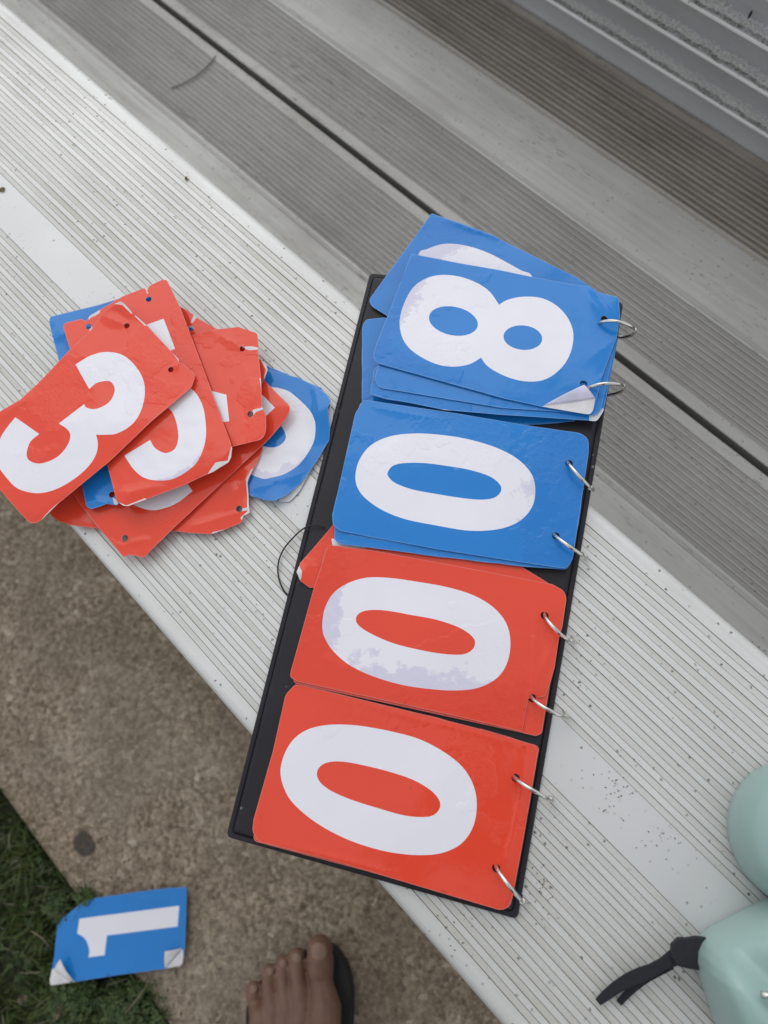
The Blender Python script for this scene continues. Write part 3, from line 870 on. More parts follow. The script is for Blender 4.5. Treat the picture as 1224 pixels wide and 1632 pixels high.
loose('topmost red card of the heap with a whole white 3', 'red', HP + 8 * ST + .006, [(-68, 716, 12), (0, 656), (33, 637), (49, 621), (60, 611), (111, 558), (145, 526), (162, 503), (172, 494), (184, 487), (196, 484, 4), (205, 490), (212, 500), (230, 514), (285, 573), (285, 577), (292, 580), (311, 597, 6), (305, 617, 6), (240, 673), (171, 738), (92, 802), (65, 828), (56, 832), (46, 833, 6), (39, 826), (0, 781)],
      [spline([(120.5, 581, 1), (145, 567), (170, 561), (196, 566), (217, 585), (229, 608), (230, 634), (222, 661), (208, 679), (186, 691), (169, 693), (153, 693, 1), (156, 706), (153, 724), (141, 743), (118, 763), (88, 780), (59, 786), (29, 779), (10, 761), (-3, 742), (-6, 725), (0, 700), (10, 683), (24.5, 665, 1), (63, 692, 1), (49, 704), (43, 722), (46, 733), (59, 739), (74, 737), (92, 728), (106, 712), (112, 696), (108, 685), (94, 675, 1), (134, 643.5, 1), (137, 649), (149, 652), (163, 648), (174.5, 640), (181, 628), (182, 617), (176, 608), (166, 607), (153, 610.5), (142, 620, 1)])],
      white=[[Vector(p) for p in Z1([(575, 268), (620, 250), (655, 262), (716, 325), (706, 335), (650, 280), (600, 270)])], [Vector(p) for p in Z1([(735, 342), (815, 415), (806, 420), (730, 350)])], [Vector(p) for p in Z1([(1000, 605), (1010, 605), (1060, 670), (1058, 690), (1048, 672)])], [Vector(p) for p in Z3([(330, 1060), (345, 1052), (480, 930), (470, 925), (400, 985)])]],
      holes=[(202, 519, 2.3), (272, 589, 2.2)], seed=29, wav=.0007, blot=(160, 770, 135, 735),
      creases=[(166, 506, 200, 518, 3.5, 1.0), (178, 490, 206, 512, 5, -.9), (40, 810, 70, 822, 4, .8), (0, 668, 50, 630, 5, .8), (270, 588, 290, 577, 3, .7)], lifts=[(196, 484, 22, 3.5), (46, 833, 28, -2)])

# ---- the blue card on the ground
CZ = GZ + .009
cb = card('dropped_card', 'blue', CZ, Z9([(345, 365), (372, 325), (405, 300), (525, 205), (860, 155), (1000, 138), (1138, 130), (1128, 495), (1118, 560), (1112, 606, 26), (1000, 628), (700, 668), (455, 708), (318, 725, 30), (312, 690), (320, 630), (330, 560)]),
          [spline(Z9([(485, 322, 1), (1092, 243, 1), (1082, 370, 1), (652, 424, 1), (637, 545, 1), (538, 558, 1), (545, 520), (530, 465), (505, 432), (470, 412, 1)]))],
          white=[[Vector(p) for p in Z9([(318, 630), (350, 620), (400, 640), (455, 708), (330, 735), (310, 725), (310, 690)])], [Vector(p) for p in Z9([(1010, 622), (1115, 505), (1120, 560), (1114, 606), (1100, 618)])]],
          holes=[(103, 1467, 1.8)], seed=31, wav=.0009, creases=[(180, 1425, 280, 1440, 5, 1.2), (96, 1475, 125, 1455, 5, 1.5)], lifts=[(82, 1568, 30, 3.5), (98, 1470, 30, -4)])
tag(cb, 'blue card with a white 1 dropped on the edge of the grass', 'number card')
flap('peeled_corner', [Z9([(330, 640)])[0], Z9([(450, 706)])[0], Z9([(385, 560)])[0]], CZ + .003, .006, cb, M_PAPER)
flap('peeled_corner', [Z9([(1006, 626)])[0], Z9([(1114, 500)])[0], Z9([(1015, 515)])[0]], CZ + .001, .004, cb, M_PAPER)

# ------------------------------------------------------------------ mint containers and strap
def loft(rings, name, mat, parent=None, cap=True, smooth=True):
    n = len(rings[0]); vs = [p for r in rings for p in r]; fs = []
    for j in range(len(rings) - 1):
        for i in range(n):
            a, b = j * n, (j + 1) * n
            fs.append((a + i, a + (i + 1) % n, b + (i + 1) % n, b + i))
    if cap:
        fs.append(tuple(reversed(range(n)))); fs.append(tuple((len(rings) - 1) * n + i for i in range(n)))
    bm = bmesh.new(); bm.from_mesh(mesh_from(vs, fs))
    return link(name, bm_mesh(bm, smooth), mat, parent)


def dome(c, rad, hh, base=0.0, n=48):
    """round container with softly rounded shoulder and a nearly flat top"""
    prof = [(.93, base + .0006), (.985, base + .004), (1.0, base + .012), (1.0, hh * .45), (.985, hh * .62), (.94, hh * .78), (.85, hh * .90), (.70, hh * .965), (.45, hh * .992), (.2, hh), (.01, hh)]
    return [[Vector((c.x + rad * r * math.cos(2 * math.pi * k / n), c.y + rad * r * math.sin(2 * math.pi * k / n), z)) for k in range(n)] for (r, z) in prof]


mc = at(1288, 1331, .015)
mrad = (at(1166, 1318, .015) - mc).length
mt = empty('round_container', (mc.x, mc.y, 0))
tag(mt, 'mint green round container at the right border of the photo, without a strap', 'container')
loft(dome(mc, mrad, .046), 'container_body', M_MINT, mt)

# second container: the same round shoulder with a soft channel pressed across its top
mc2 = at(1235, 1570, .018)
mo2 = [at(q.x, q.y, .018) - mc2 for q in fillet([(1100, 1502, 52), (1300, 1402, 80), (1400, 1640, 80), (1172, 1720, 80)])]
mb = empty('strapped_container', (mc2.x, mc2.y, 0))
tag(mb, 'mint green rounded container with a black split strap in the lower right corner', 'container')
g0, g1 = at(1128, 1490, .05), at(1224, 1584, .05)
gd = (g1 - g0); gd.z = 0; gd.normalize(); gn = Vector((-gd.y, gd.x, 0))
if gn.dot(at(1224, 1480, .05) - g0) < 0: gn = -gn
rr_ = []
NS = 120
prof = [(.90, .0006), (.97, .004), (1.0, .012), (1.0, .026), (.985, .036), (.95, .044), (.90, .050), (.83, .0545), (.75, .0575), (.66, .0595), (.56, .061), (.46, .062), (.36, .0626), (.26, .063), (.16, .063), (.06, .063), (.005, .063)]
for (r, zz) in prof:
    row = []
    for k in range(NS):
        u_ = k / NS * len(mo2); i_ = int(u_); e_ = mo2[i_].lerp(mo2[(i_ + 1) % len(mo2)], u_ - i_)
        q = Vector((mc2.x + e_.x * r, mc2.y + e_.y * r, zz))
        d = (q - g0).dot(gn)
        f = min(1, max(0, (zz - .03) / .03))
        q.z += f * (-.011 * math.exp(-((d - .004) / .0085) ** 2) - .006 / (1 + math.exp(-(d - .006) / .003)))
        row.append(q)
    rr_.append(row)
loft(rr_, 'container_body', M_MINT, mb)
cl = at(1227, 1588, .060)
vs, fs = tube([cl + Vector((-.003, -.002, 0)), cl, cl + Vector((.006, -.001, .001)), cl + Vector((.012, .001, .0005))], .0016, 10)
link('highlight_piece', mesh_from(vs, fs, None, True), M_CHROME, mb)  # added metal sliver standing in for a white highlight on the container


def strip(center, widths, h, thick=.0016):
    """flat woven strap through pixel points with pixel widths"""
    pts = [at(p[0], p[1], hh) for p, hh in zip(center, h)]
    vs, fs = [], []
    n = len(pts)
    for i, p in enumerate(pts):
        t = (pts[min(n - 1, i + 1)] - pts[max(0, i - 1)]).normalized()
        s = Vector((-t.y, t.x, 0)).normalized() * widths[i] * .5 * (CAM_H - p.z) / FPX * 1.03
        for q in (p - s, p + s): vs.append(q)
        for q in (p + s, p - s): vs.append(q - Vector((0, 0, thick)))
    for i in range(n - 1):
        a, b = 4 * i, 4 * i + 4
        for k in range(4): fs.append((a + k, a + (k + 1) % 4, b + (k + 1) % 4, b + k))
    fs += [(0, 1, 2, 3), (4 * n - 4, 4 * n - 1, 4 * n - 2, 4 * n - 3)]
    bm = bmesh.new(); bm.from_mesh(mesh_from(vs, fs))
    o = link('strap', bm_mesh(bm), M_STRAP, mb)
    bv = o.modifiers.new('soft', 'BEVEL'); bv.width = .0004; bv.segments = 2
    return o


T2 = crop(924, 1400, 4.08)
strip([p[:2] for p in T2([(118, 808), (170, 765), (240, 710), (320, 662), (400, 628), (470, 600), (540, 560), (610, 520), (680, 500)])], [9, 13, 15, 17, 18, 16, 15, 20, 26], [.004, .005, .007, .009, .011, .012, .013, .013, .014])
strip([p[:2] for p in T2([(255, 815), (290, 775), (340, 725), (400, 670), (450, 635), (520, 595), (600, 560)])], [8, 9, 10, 12, 13, 14, 12], [.002, .003, .005, .007, .009, .010, .0105])
strip([p[:2] for p in T2([(596, 470), (640, 480), (700, 490), (770, 490), (850, 500)])], [14, 34, 36, 40, 40], [.016, .0165, .017, .018, .019], .004)

# ------------------------------------------------------------------ crumbs and litter on the planks
def lump(name, px, py, h, r, mat, label, cat, sq=(1, .7, .5), seed=0):
    bm = bmesh.new(); bmesh.ops.create_icosphere(bm, subdivisions=2, radius=1)
    for v in bm.verts:
        k = 1 + .45 * mnoise.noise(v.co * 1.7 + Vector((seed * 5.1, 0, 0)))
        v.co = Vector((v.co.x * sq[0] * k, v.co.y * sq[1] * k, v.co.z * sq[2] * k)) * r
    o = link(name, bm_mesh(bm), mat)
    p = at(px, py, h); o.location = p + Vector((0, 0, r * sq[2] * .7)); o.rotation_euler = (0, 0, seed * 1.3)
    return tag(o, label, cat)


lump('dry_crumb', 4, 303, 0, .0024, M_CRUMB, 'brown crumb of dry dirt at the left border of the seat', 'crumb', seed=1)
lump('dry_crumb', 297, 285, 0, .0017, M_CRUMB, 'small tan crumb near the back edge of the seat', 'crumb', seed=2)
bm = bmesh.new()
# dark little leaf stuck on the riser
lp = [(-.0012, 0, 0), (.0006, .0004, .004), (.0012, 0, .0085), (0, -.0003, .0105), (-.0012, 0, .007), (-.0016, .0003, .003)]
f = bm.faces.new([bm.verts.new(p) for p in lp]); bmesh.ops.extrude_face_region(bm, geom=[f])
dq = ROT @ Vector((1193 - CX, 32 - CY, FPX)); tt = (RY + .006) / dq.y
lo = link('dark_leaf', bm_mesh(bm), M_CORD); lo.location = CAMPOS + dq * tt
sm = lo.modifiers.new('thickness', 'SOLIDIFY'); sm.thickness = .0004
tag(lo, 'tiny dark leaf stuck to the riser at the upper right', 'leaf')
tp = [at(274, 140, -.2062), at(292, 133, -.2056), at(310, 123, -.2052), (at(326, 110, -.2052)), at(338, 97, -.2056), at(344, 88, -.2062)]
vs, fs = tube(tp, [.0006, .0007, .0008, .0008, .0007, .0005], 6)
tw = link('twig', mesh_from(vs, fs, None, True), simple('dark_stem', (.135, .125, .105), .8)); tag(tw, 'thin dark curved stem lying across the ribs of the footboard', 'twig')

# dirt grains lying on the seat
dv, df = [], []
for (px, py, sx, sy, nn) in [(868, 1412, 18, 36, 40), (978, 1272, 34, 30, 22), (985, 1240, 30, 30, 25), (1060, 1340, 40, 40, 25), (500, 900, 60, 60, 30), (420, 980, 40, 60, 30), (720, 1500, 60, 50, 40), (930, 1040, 60, 60, 30), (300, 330, 120, 90, 40), (60, 560, 50, 60, 20)]:
    for k in range(nn):
        q = at(px + random.gauss(0, sx * .55), py + random.gauss(0, sy * .55), .0003); r = random.uniform(.0002, .0005); b = len(dv); an = random.uniform(0, 6.28)
        if not -.10 < q.y < .14: continue
        for (dx, dy, dz) in ((1.5, 0, 0), (0, .8, 0), (-1.3, 0, 0), (0, -.7, 0), (.1, 0, .9)):
            dv.append((q.x + r * (dx * math.cos(an) - dy * math.sin(an)), q.y + r * (dx * math.sin(an) + dy * math.cos(an)), q.z + dz * r))
        df += [(b, b + 1, b + 4), (b + 1, b + 2, b + 4), (b + 2, b + 3, b + 4), (b + 3, b, b + 4)]
dg_ = link('dirt_grains', mesh_from(dv, df), simple('dirt', (.15, .125, .085), .95, 0, .5, 300)); dg_['kind'] = 'stuff'; dg_['label'] = 'fine dark dirt grains scattered over the seat plank'

# ------------------------------------------------------------------ grass and clover
gv, gf, gt, gm = [], [], [], []


def blade(x, y, z, L, wd, lean, az, tint):
    b = len(gv); d = Vector((math.cos(az), math.sin(az), 0)); s = Vector((-d.y, d.x, 0))
    for i, (u, ww) in enumerate(((0, 1), (.45, .85), (.8, .5))):
        p = Vector((x, y, z)) + d * (lean * L * u ** 1.7) + Vector((0, 0, L * u * (1 - .45 * lean * u)))
        gv.append(p - s * wd * ww); gv.append(p + s * wd * ww); gt.extend((tint, tint))
    gv.append(Vector((x, y, z)) + d * (lean * L) + Vector((0, 0, L * (1 - .45 * lean)))); gt.append(tint)
    gf.extend([(b, b + 1, b + 3, b + 2), (b + 2, b + 3, b + 5, b + 4), (b + 4, b + 5, b + 6)]); gm.extend([2 if tint > 2 else 0] * 3)


def clover(x, y, z, r, tint):
    tiltv = Vector((random.uniform(-.35, .35), random.uniform(-.35, .35), 1)).normalized()
    t1 = tiltv.orthogonal().normalized(); t2 = tiltv.cross(t1); a0_ = random.uniform(0, 6.28)
    c = Vector((x, y, z))
    for k in range(3):
        an = a0_ + k * 2.094; d = t1 * math.cos(an) + t2 * math.sin(an); s = tiltv.cross(d)
        b = len(gv)
        for p in (c, c + d * r * .55 + s * r * .42 + tiltv * r * .12, c + d * r * 1.0 + s * r * .30 + tiltv * r * .1, c + d * r * .92, c + d * r * 1.0 - s * r * .30 + tiltv * r * .1, c + d * r * .55 - s * r * .42 + tiltv * r * .12):
            gv.append(p); gt.append(tint)
        gf.extend([(b, b + 1, b + 2, b + 3), (b, b + 3, b + 4, b + 5)]); gm.extend([1, 1])


GB = GZ - .022
CARD_POLY = [(q.x, q.y) for q in [at(px, py, CZ) for (px, py) in [(86, 1474), (108, 1440), (135, 1428), (225, 1414), (302, 1410), (297, 1545), (280, 1550), (76, 1574)]]]
n_b = 0
while n_b < 24000:
    x = random.uniform(-.75, .5); y = PAD_Y - .004 - random.random() ** 1.2 * .5
    if inside(CARD_POLY, x, y): continue
    clump = mnoise.noise(Vector((x * 22, y * 22, 1)))
    if random.random() > .55 + .7 * clump: continue
    blade(x, y, GB, random.uniform(.018, .046) * (1 + .25 * clump), random.uniform(.0005, .0012), random.uniform(.15, .95), random.uniform(0, 6.28), 2.2 if random.random() < .05 else min(1, max(0, .4 + .8 * clump + random.uniform(-.35, .45))))
    n_b += 1
for _ in range(4200):
    x = random.uniform(-.7, .4); y = PAD_Y - .004 - random.random() ** 1.2 * .42
    if inside(CARD_POLY, x, y): continue
    clump = mnoise.noise(Vector((x * 16 + 9, y * 16, 4)))
    if random.random() > .45 + .9 * clump: continue
    clover(x, y, GB + random.uniform(.006, .030), random.uniform(.0022, .0048), random.random() ** 1.6)
# tufts that creep over the pad's edge
for (px, py, sp, nn) in [(200, 1608, 30, 320), (150, 1418, 9, 50), (222, 1580, 18, 60), (120, 1595, 28, 320), (95, 1440, 10, 60), (250, 1625, 14, 60)]:
    for k in range(nn):
        q = at(px + random.gauss(0, sp * .5), py + random.gauss(0, sp * .4), GZ)
        if inside(CARD_POLY, q.x, q.y): continue
        if py < 1560: q.y = min(q.y, PAD_Y + .012)
        blade(q.x, q.y, GZ - .004, random.uniform(.010, .026), random.uniform(.0007, .0014), random.uniform(.4, 1.1), random.uniform(0, 6.28), random.random() * .8)
        if k % 2 == 0: clover(q.x + random.uniform(-.008, .008), q.y + random.uniform(-.008, .008), GZ + random.uniform(.003, .014), random.uniform(.0024, .0048), random.random())
me = mesh_from(gv, gf, gm); a = me.attributes.new('tint', 'FLOAT', 'POINT'); a.data.foreach_set('value', gt)
g = link('grass', me, [M_GRASS, M_CLOVER, M_DRY]); g['kind'] = 'stuff'
g['label'] = 'short grass and clover growing along the edge of the concrete'

# grit and plant crumbs strewn over the concrete near the grass
tv, tf = [], []
for k in range(420):
    x = random.uniform(-.75, .35); y = PAD_Y + .006 + abs(random.gauss(0, 1)) * .05
    if inside(CARD_POLY, x, y) or y > -.12: continue
    r = random.uniform(.0006, .0019); b = len(tv); an = random.uniform(0, 6.28)
    for (dx, dy, dz) in ((1.6, 0, 0), (0, .8, 0), (-1.4, 0, 0), (0, -.7, 0), (.1, 0, .9)):
        tv.append((x + r * (dx * math.cos(an) - dy * math.sin(an)), y + r * (dx * math.sin(an) + dy * math.cos(an)), GZ + .0004 + dz * r))
    tf += [(b, b + 1, b + 4), (b + 1, b + 2, b + 4), (b + 2, b + 3, b + 4), (b + 3, b, b + 4)]
gr = link('grit', mesh_from(tv, tf), M_CRUMB); gr['kind'] = 'stuff'; gr['label'] = 'loose grit and plant crumbs scattered over the concrete'

# withered clover heads
for i, (px, py, lab) in enumerate([(96, 1612, 'withered pale clover head in the grass at the lower left'), (36, 1592, 'small greenish clover head near the left border in the grass')]):
    root = at(px, py, GZ + .012)
    hv, hf, ht = [], [], []
    for k in range(70):
        d = Vector((random.gauss(0, 1), random.gauss(0, 1), random.gauss(.3, 1))).normalized(); s = d.orthogonal().normalized()
        r = random.uniform(.0045, .0075) * (1 if i == 0 else .7); b = len(hv); c = Vector((0, 0, 0))
        hv += [c + d * .001 - s * .0004, c + d * .001 + s * .0004, c + d * r + s * .0009, c + d * r * 1.15, c + d * r - s * .0009]; ht += [random.random()] * 5
        hf += [(b, b + 1, b + 2, b + 3, b + 4)]
    vs, fs = tube([Vector((.002, .001, -.03)), Vector((.001, .001, -.015)), Vector((0, 0, 0))], .0006, 6)
    b = len(hv); hv += vs; hf += [tuple(q + b for q in f) for f in fs]; ht += [0.2] * len(vs)
    me = mesh_from(hv, hf); a = me.attributes.new('tint', 'FLOAT', 'POINT'); a.data.foreach_set('value', ht)
    o = link('clover_head', me, M_DRY); o.location = root
    tag(o, lab, 'flower')
# long dry straws lying over the edge
for i, (pp, lab) in enumerate([([(200, 1615), (222, 1588), (244, 1556)], 'long dry straw on the concrete below the dropped blue card'), ([(50, 1484), (66, 1494), (84, 1514)], 'short dry straw beside the left end of the dropped card')]):
    pts = [at(p[0], p[1], GZ + hh) for p, hh in zip(pp, (.012, .018, .006))]
    vs, fs = tube(pts, [.0008, .0008, .0005], 6)
    me = mesh_from(vs, fs, None, True); a = me.attributes.new('tint', 'FLOAT', 'POINT'); a.data.foreach_set('value', [.15] * len(me.vertices))
    tag(link('dry_straw', me, M_DRY), lab, 'straw')


# ------------------------------------------------------------------ the person taking the picture
def blob(chains, voxel, smooth_it=6, fac=.6):
    """one continuous surface grown round tapered chains of (point, radius[, squash])"""
    bm = bmesh.new()
    for ch in chains:
        for i in range(len(ch) - 1):
            (p, r), (q, s) = ch[i], ch[i + 1]
            p, q = Vector(p), Vector(q)
            m = max(1, int((q - p).length / (min(r, s) * .4)))
            for k in range(m + 1):
                t = k / m; rr = r + (s - r) * t
                bmesh.ops.create_icosphere(bm, subdivisions=2, radius=rr, matrix=Matrix.Translation(p.lerp(q, t)))
    me = bpy.data.meshes.new('blob'); bm.to_mesh(me); bm.free()
    o = bpy.data.objects.new('blob', me); COL.objects.link(o)
    md = o.modifiers.new('r', 'REMESH'); md.mode = 'VOXEL'; md.voxel_size = voxel; md.use_smooth_shade = True
    ms = o.modifiers.new('s', 'SMOOTH'); ms.iterations = smooth_it; ms.factor = fac
    dg = bpy.context.evaluated_depsgraph_get(); dg.update()
    res = bpy.data.meshes.new_from_object(o.evaluated_get(dg))
    bpy.data.objects.remove(o); bpy.data.meshes.remove(me)
    res.polygons.foreach_set('use_smooth', [True] * len(res.polygons))
    return res


SOLE = .020
FZ = GZ + SOLE                         # top of the sandal's sole
T5 = crop(360, 1460, 4.708)


def fpt(x, y, h):
    q = T5([(x, y)])[0]
    return at(q[0], q[1], FZ + h)


FWD = (fpt(600, 250, 0) - fpt(560, 900, 0)); FWD.z = 0; FWD.normalize()
RGT = Vector((FWD.y, -FWD.x, 0))


def foot_chains():
    c = []
    # toes: tip, mid joint, knuckle, ball
    toes = [((704, 240), (707, 325), (716, 500), (748, 690), .0138, .0148, .0128, .0165, .012),
            ((534, 304), (535, 345), (542, 490), (572, 680), .0094, .0100, .0080, .0130, .017),
            ((430, 350), (428, 388), (430, 520), (466, 700), .0080, .0086, .0070, .0120, .015),
            ((328, 414), (326, 446), (318, 560), (362, 720), .0080, .0086, .0070, .0120, .013),
            ((212, 550), (212, 584), (220, 660), (268, 775), .0086, .0092, .0076, .0125, .009)]
    for (a, b, d, e, r0, r1, r2, r3, hk) in toes:
        A = fpt(*a, r0); B = fpt(*b, r1 + .001); D = fpt(*d, hk); E = fpt(*e, r3 + .008)
        c.append([(A, r0), (B, r1), (D, r2), (E, r3)])
        c.append([(E, r3), (E - FWD * .05 + Vector((0, 0, .010)), r3 * 1.25), (E - FWD * .10 + Vector((0, 0, .022)), r3 * 1.5)])
    return c


ctr = fpt(560, 760, 0)
heel = ctr - FWD * .175 + RGT * .004
ankle = heel + FWD * .030 + Vector((0, 0, .085))
ch = foot_chains()
ch += [[(heel + Vector((0, 0, .026)), .026), (heel + FWD * .05 + Vector((0, 0, .028)), .027), (heel + FWD * .10 + Vector((0, 0, .030)), .028)],
       [(heel + FWD * .12 + Vector((0, 0, .042)), .028), (ankle, .036)], [(heel + Vector((0, 0, .03)), .027), (ankle, .033)]]
knee_l = ankle + FWD * .05 + Vector((0, 0, .36)) - RGT * .01
ch += [[(ankle, .036), (ankle + Vector((0, 0, .09)) + FWD * .008, .037), (ankle + Vector((0, 0, .22)) + FWD * .012, .053), (knee_l, .056)]]
me_l = blob(ch, .0016, 5, .5)

# right leg, mirrored chain without toes' exact trace
off = RGT * .25 - FWD * .16
ch2 = [[(p + off, r) for (p, r) in c] for c in [[(ankle, .036), (ankle + Vector((0, 0, .09)) + FWD * .008, .037), (ankle + Vector((0, 0, .22)) + FWD * .012, .053), (knee_l + RGT * .02, .056)],
      [(heel + Vector((0, 0, .026)), .026), (heel + FWD * .10 + Vector((0, 0, .030)), .030)], [(heel + FWD * .12 + Vector((0, 0, .042)), .028), (ankle, .036)]]]
for k, (dx, ln_, r) in enumerate([(-.034, .225, .012), (-.014, .22, .0085), (.003, .213, .008), (.019, .203, .0078), (.034, .188, .0082)]):
    b = heel + off
    ch2.append([(b + FWD * .10 + RGT * dx * .7 + Vector((0, 0, .028)), .022), (b + FWD * (ln_ - .055) + RGT * dx + Vector((0, 0, .018)), .016), (b + FWD * (ln_ - .02) + RGT * dx * 1.1 + Vector((0, 0, .012)), r), (b + FWD * ln_ + RGT * dx * 1.1 + Vector((0, 0, r)), r * .9)])
hipc = heel + off * .5 - FWD * .05; hipc.z = GZ + .86
knee_r = knee_l + off + RGT * .02
hl, hr = hipc - RGT * .09, hipc + RGT * .09
chest = hipc + FWD * .07 + Vector((0, 0, .36))
neck = chest + FWD * .05 + Vector((0, 0, .16))
head = neck + FWD * .07 + Vector((0, 0, .15))
shl, shr = chest - RGT * .17 + Vector((0, 0, .09)), chest + RGT * .17 + Vector((0, 0, .09))
# the phone: its lens sits at the camera, the slab just behind it
CR, CU, CBk = M.col[0].copy(), M.col[1].copy(), M.col[2].copy()
ph = lambda x, y, z: CAMPOS + CR * x + CU * y + CBk * z
wl, wr = ph(-.095, -.115, .045), ph(.055, -.125, .045)
ell, elr = shl.lerp(wl, .5) - RGT * .11 + Vector((0, 0, -.12)), shr.lerp(wr, .5) + RGT * .11 + Vector((0, 0, -.12))
ch2 += [[(hl, .075), (knee_l + FWD * .005, .058)], [(hr, .075), (knee_r, .058)],
        [(hipc - RGT * .07, .10), (hipc + RGT * .07, .10)], [(hipc, .115), (hipc + FWD * .03 + Vector((0, 0, .18)), .105), (chest, .12)],
        [(chest - RGT * .08, .105), (chest + RGT * .08, .105)], [(shl, .058), (chest + Vector((0, 0, .08)), .07), (shr, .058)],
        [(chest + Vector((0, 0, .08)), .065), (neck, .05), (head - FWD * .02, .06)],
        [(head + FWD * .004 + Vector((0, 0, .02)), .088), (head + FWD * .012 + Vector((0, 0, -.055)), .058)],
        [(head + FWD * .085 + Vector((0, 0, -.01)), .010), (head + FWD * .098 + Vector((0, 0, -.038)), .014)],
        [(head - RGT * .084 + Vector((0, 0, -.005)), .016), (head - RGT * .086 + Vector((0, 0, -.035)), .011)], [(head + RGT * .084 + Vector((0, 0, -.005)), .016), (head + RGT * .086 + Vector((0, 0, -.035)), .011)],
        [(shl, .052), (ell, .041), (wl, .027)], [(shr, .052), (elr, .041), (wr, .027)]]
for (wx, sgn, edge) in ((wl, 1, -.060), (wr, -1, .024)):
    palm = wx.lerp(ph(edge - sgn * .006, -.085, .020), .6)
    ch2.append([(wx, .026), (palm, .024)])
    for k in range(4):
        kn = ph(edge - sgn * .014, -.060 - .021 * k, .026)
        ch2.append([(palm, .019), (kn, .0095), (ph(edge - sgn * .008, -.052 - .021 * k, .004), .0085), (ph(edge + sgn * (.018 - .003 * abs(k - 1)), -.050 - .021 * k, -.002 + .004), .0075)])
    ch2.append([(palm, .018), (ph(edge - sgn * .008, -.095, .034), .0115), (ph(edge + sgn * .014, -.088, .024), .0095)])
me_b = blob(ch2, .0045, 4, .5)
bm = bmesh.new(); bm.from_mesh(me_l); bm.from_mesh(me_b)
person = link('person', bm_mesh(bm, True), M_SKIN)
person.location = (0, 0, 0)
tag(person, 'person standing in front of the seat, bare toes in a black sandal on the concrete', 'person')

# toenails
for (tx, ty, wd, ln_, hz) in [(a_, b_, c_, d_, e_ + .0012) for (a_, b_, c_, d_, e_) in [(692, 272, .0092, .0090, .0284), (530, 322, .0055, .0053, .0190), (428, 360, .0042, .0040, .0160), (330, 420, .0041, .0039, .0160), (206, 552, .0042, .0038, .0176)]]:
    c = fpt(tx, ty, hz); vs, fs = [], []
    for j in range(7):
        for i in range(7):
            u, v = i / 3 - 1, j / 3 - 1
            k = math.sqrt(1 - .45 * v * v)
            vs.append(c + RGT * wd * u * k * math.sqrt(max(0, 1 - .25 * v * v)) + FWD * ln_ * v * math.sqrt(max(0, 1 - .3 * u * u)) - Vector((0, 0, (.34 * u * u + .12 * max(0, v) ** 2) * wd)))
    for j in range(6):
        for i in range(6): q = j * 7 + i; fs.append((q, q + 1, q + 8, q + 7))
    nl = link('toenail', mesh_from(vs, fs, None, True), M_NAIL, person)
    s = nl.modifiers.new('t', 'SOLIDIFY'); s.thickness = .0012; s.offset = -1


# sandals
def sandal(move):
    ol = [fpt(x, y, 0) + move for (x, y) in [(600, 262), (690, 215), (800, 225), (880, 330), (925, 440), (945, 580), (945, 780), (930, 1000), (905, 1250), (880, 1600), (820, 1780), (700, 1860), (560, 1840), (460, 1740),
                                             (390, 1500), (300, 1250), (180, 1000), (135, 820), (150, 660), (210, 530), (330, 410), (470, 320)]]
    for _ in range(1):
        nn = []
        for i in range(len(ol)):
            p, q = ol[i], ol[(i + 1) % len(ol)]
            nn += [p * .75 + q * .25, p * .25 + q * .75]
        ol = nn
    zs = [(GZ + .0005, .97), (GZ + .004, 1.0), (FZ - .004, 1.0), (FZ, .98)]
    c = sum(ol, Vector()) / len(ol)
    rings = [[Vector((c.x + (p.x - c.x) * s, c.y + (p.y - c.y) * s, z)) for p in ol] for (z, s) in zs]
    return loft(rings, 'sandal', M_RUBBER, person, True, False)


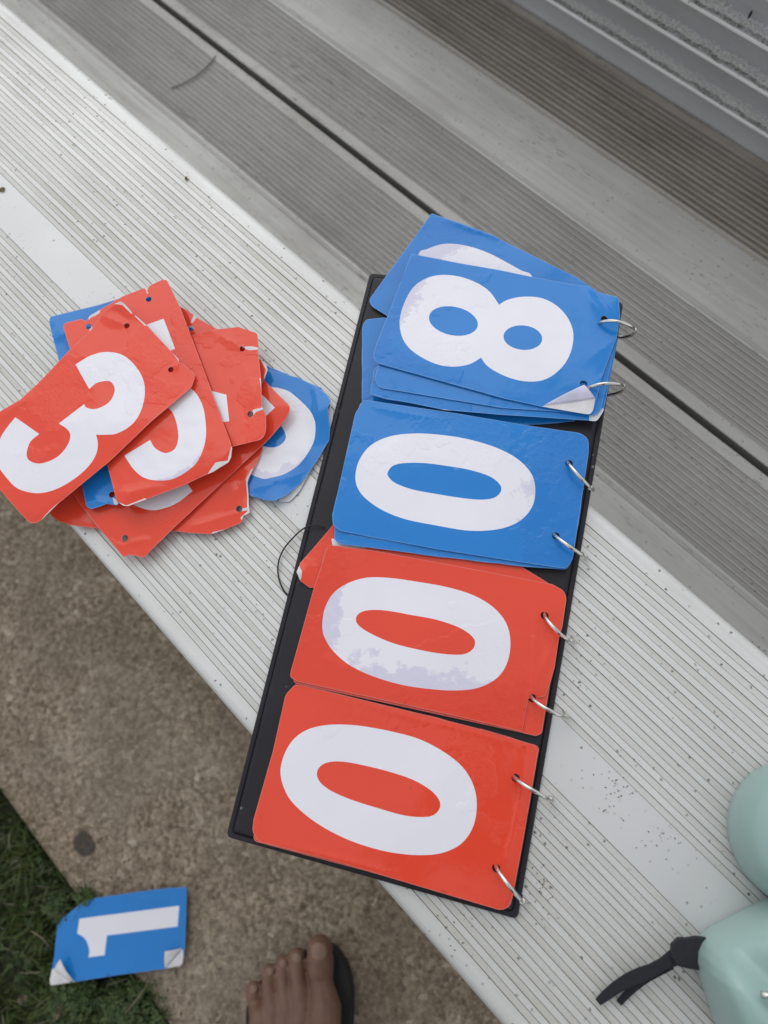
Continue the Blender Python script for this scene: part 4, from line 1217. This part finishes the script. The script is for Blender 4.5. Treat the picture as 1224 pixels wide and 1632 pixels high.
sandal(Vector()); sandal(off)
for b in (ctr, ctr + off):
    pts = []
    for k in range(11):
        t = k / 10
        pts.append(b - FWD * .070 + RGT * (.046 * (2 * t - 1)) + Vector((0, 0, FZ - GZ + .056 * math.sin(math.pi * t))))
    vs, fs = tube(pts, .006, 8); link('sandal_strap', mesh_from(vs, fs, None, True), M_RUBBER, person)

# clothes and hair
me = blob([[(hl, .092), (knee_l + Vector((0, 0, .02)), .078)], [(hr, .092), (knee_r + Vector((0, 0, .02)), .078)], [(hipc - RGT * .07, .115), (hipc + RGT * .07, .115)], [(hipc, .125), (hipc + Vector((0, 0, .10)), .12)]], .009, 6)
link('shorts', me, M_SHORTS, person)
me = blob([[(hipc + Vector((0, 0, .03)), .133), (hipc + FWD * .03 + Vector((0, 0, .18)), .124), (chest, .136)], [(chest - RGT * .08, .12), (chest + RGT * .08, .12)], [(shl, .070), (chest + Vector((0, 0, .07)), .085), (shr, .070)],
           [(shl, .068), (shl.lerp(ell, .55), .060)], [(shr, .068), (shr.lerp(elr, .55), .060)], [(hipc - RGT * .07 + Vector((0, 0, .05)), .118), (hipc + RGT * .07 + Vector((0, 0, .05)), .118)]], .009, 6)
link('shirt', me, M_SHIRT, person)
me = blob([[(head - FWD * .012 + Vector((0, 0, .038)), .090), (head - FWD * .035 + Vector((0, 0, -.01)), .080)]], .008, 6)
link('hair', me, M_HAIR, person)
for s in (-1, 1):
    bm = bmesh.new(); bmesh.ops.create_uvsphere(bm, u_segments=12, v_segments=8, radius=.012, matrix=Matrix.Translation(head + FWD * .078 + RGT * .032 * s + Vector((0, 0, .004))))
    link('eye', bm_mesh(bm, True), M_NAIL, person)

# the phone
bm = bmesh.new()
x0, x1, y0, y1, z0, z1 = -.057, .018, -.142, .018, .006, .014
box(bm, x0, x1, y0, y1, z0, z1)
bmesh.ops.bevel(bm, geom=[e for e in bm.edges if abs(e.verts[0].co.x - e.verts[1].co.x) < 1e-6 and abs(e.verts[0].co.y - e.verts[1].co.y) < 1e-6], offset=.009, segments=4, affect='EDGES')
for v in bm.verts: v.co = ph(*v.co)
pho = link('phone', bm_mesh(bm), M_GLASS)
tag(pho, 'black phone held level above the scoreboard by the person', 'phone')
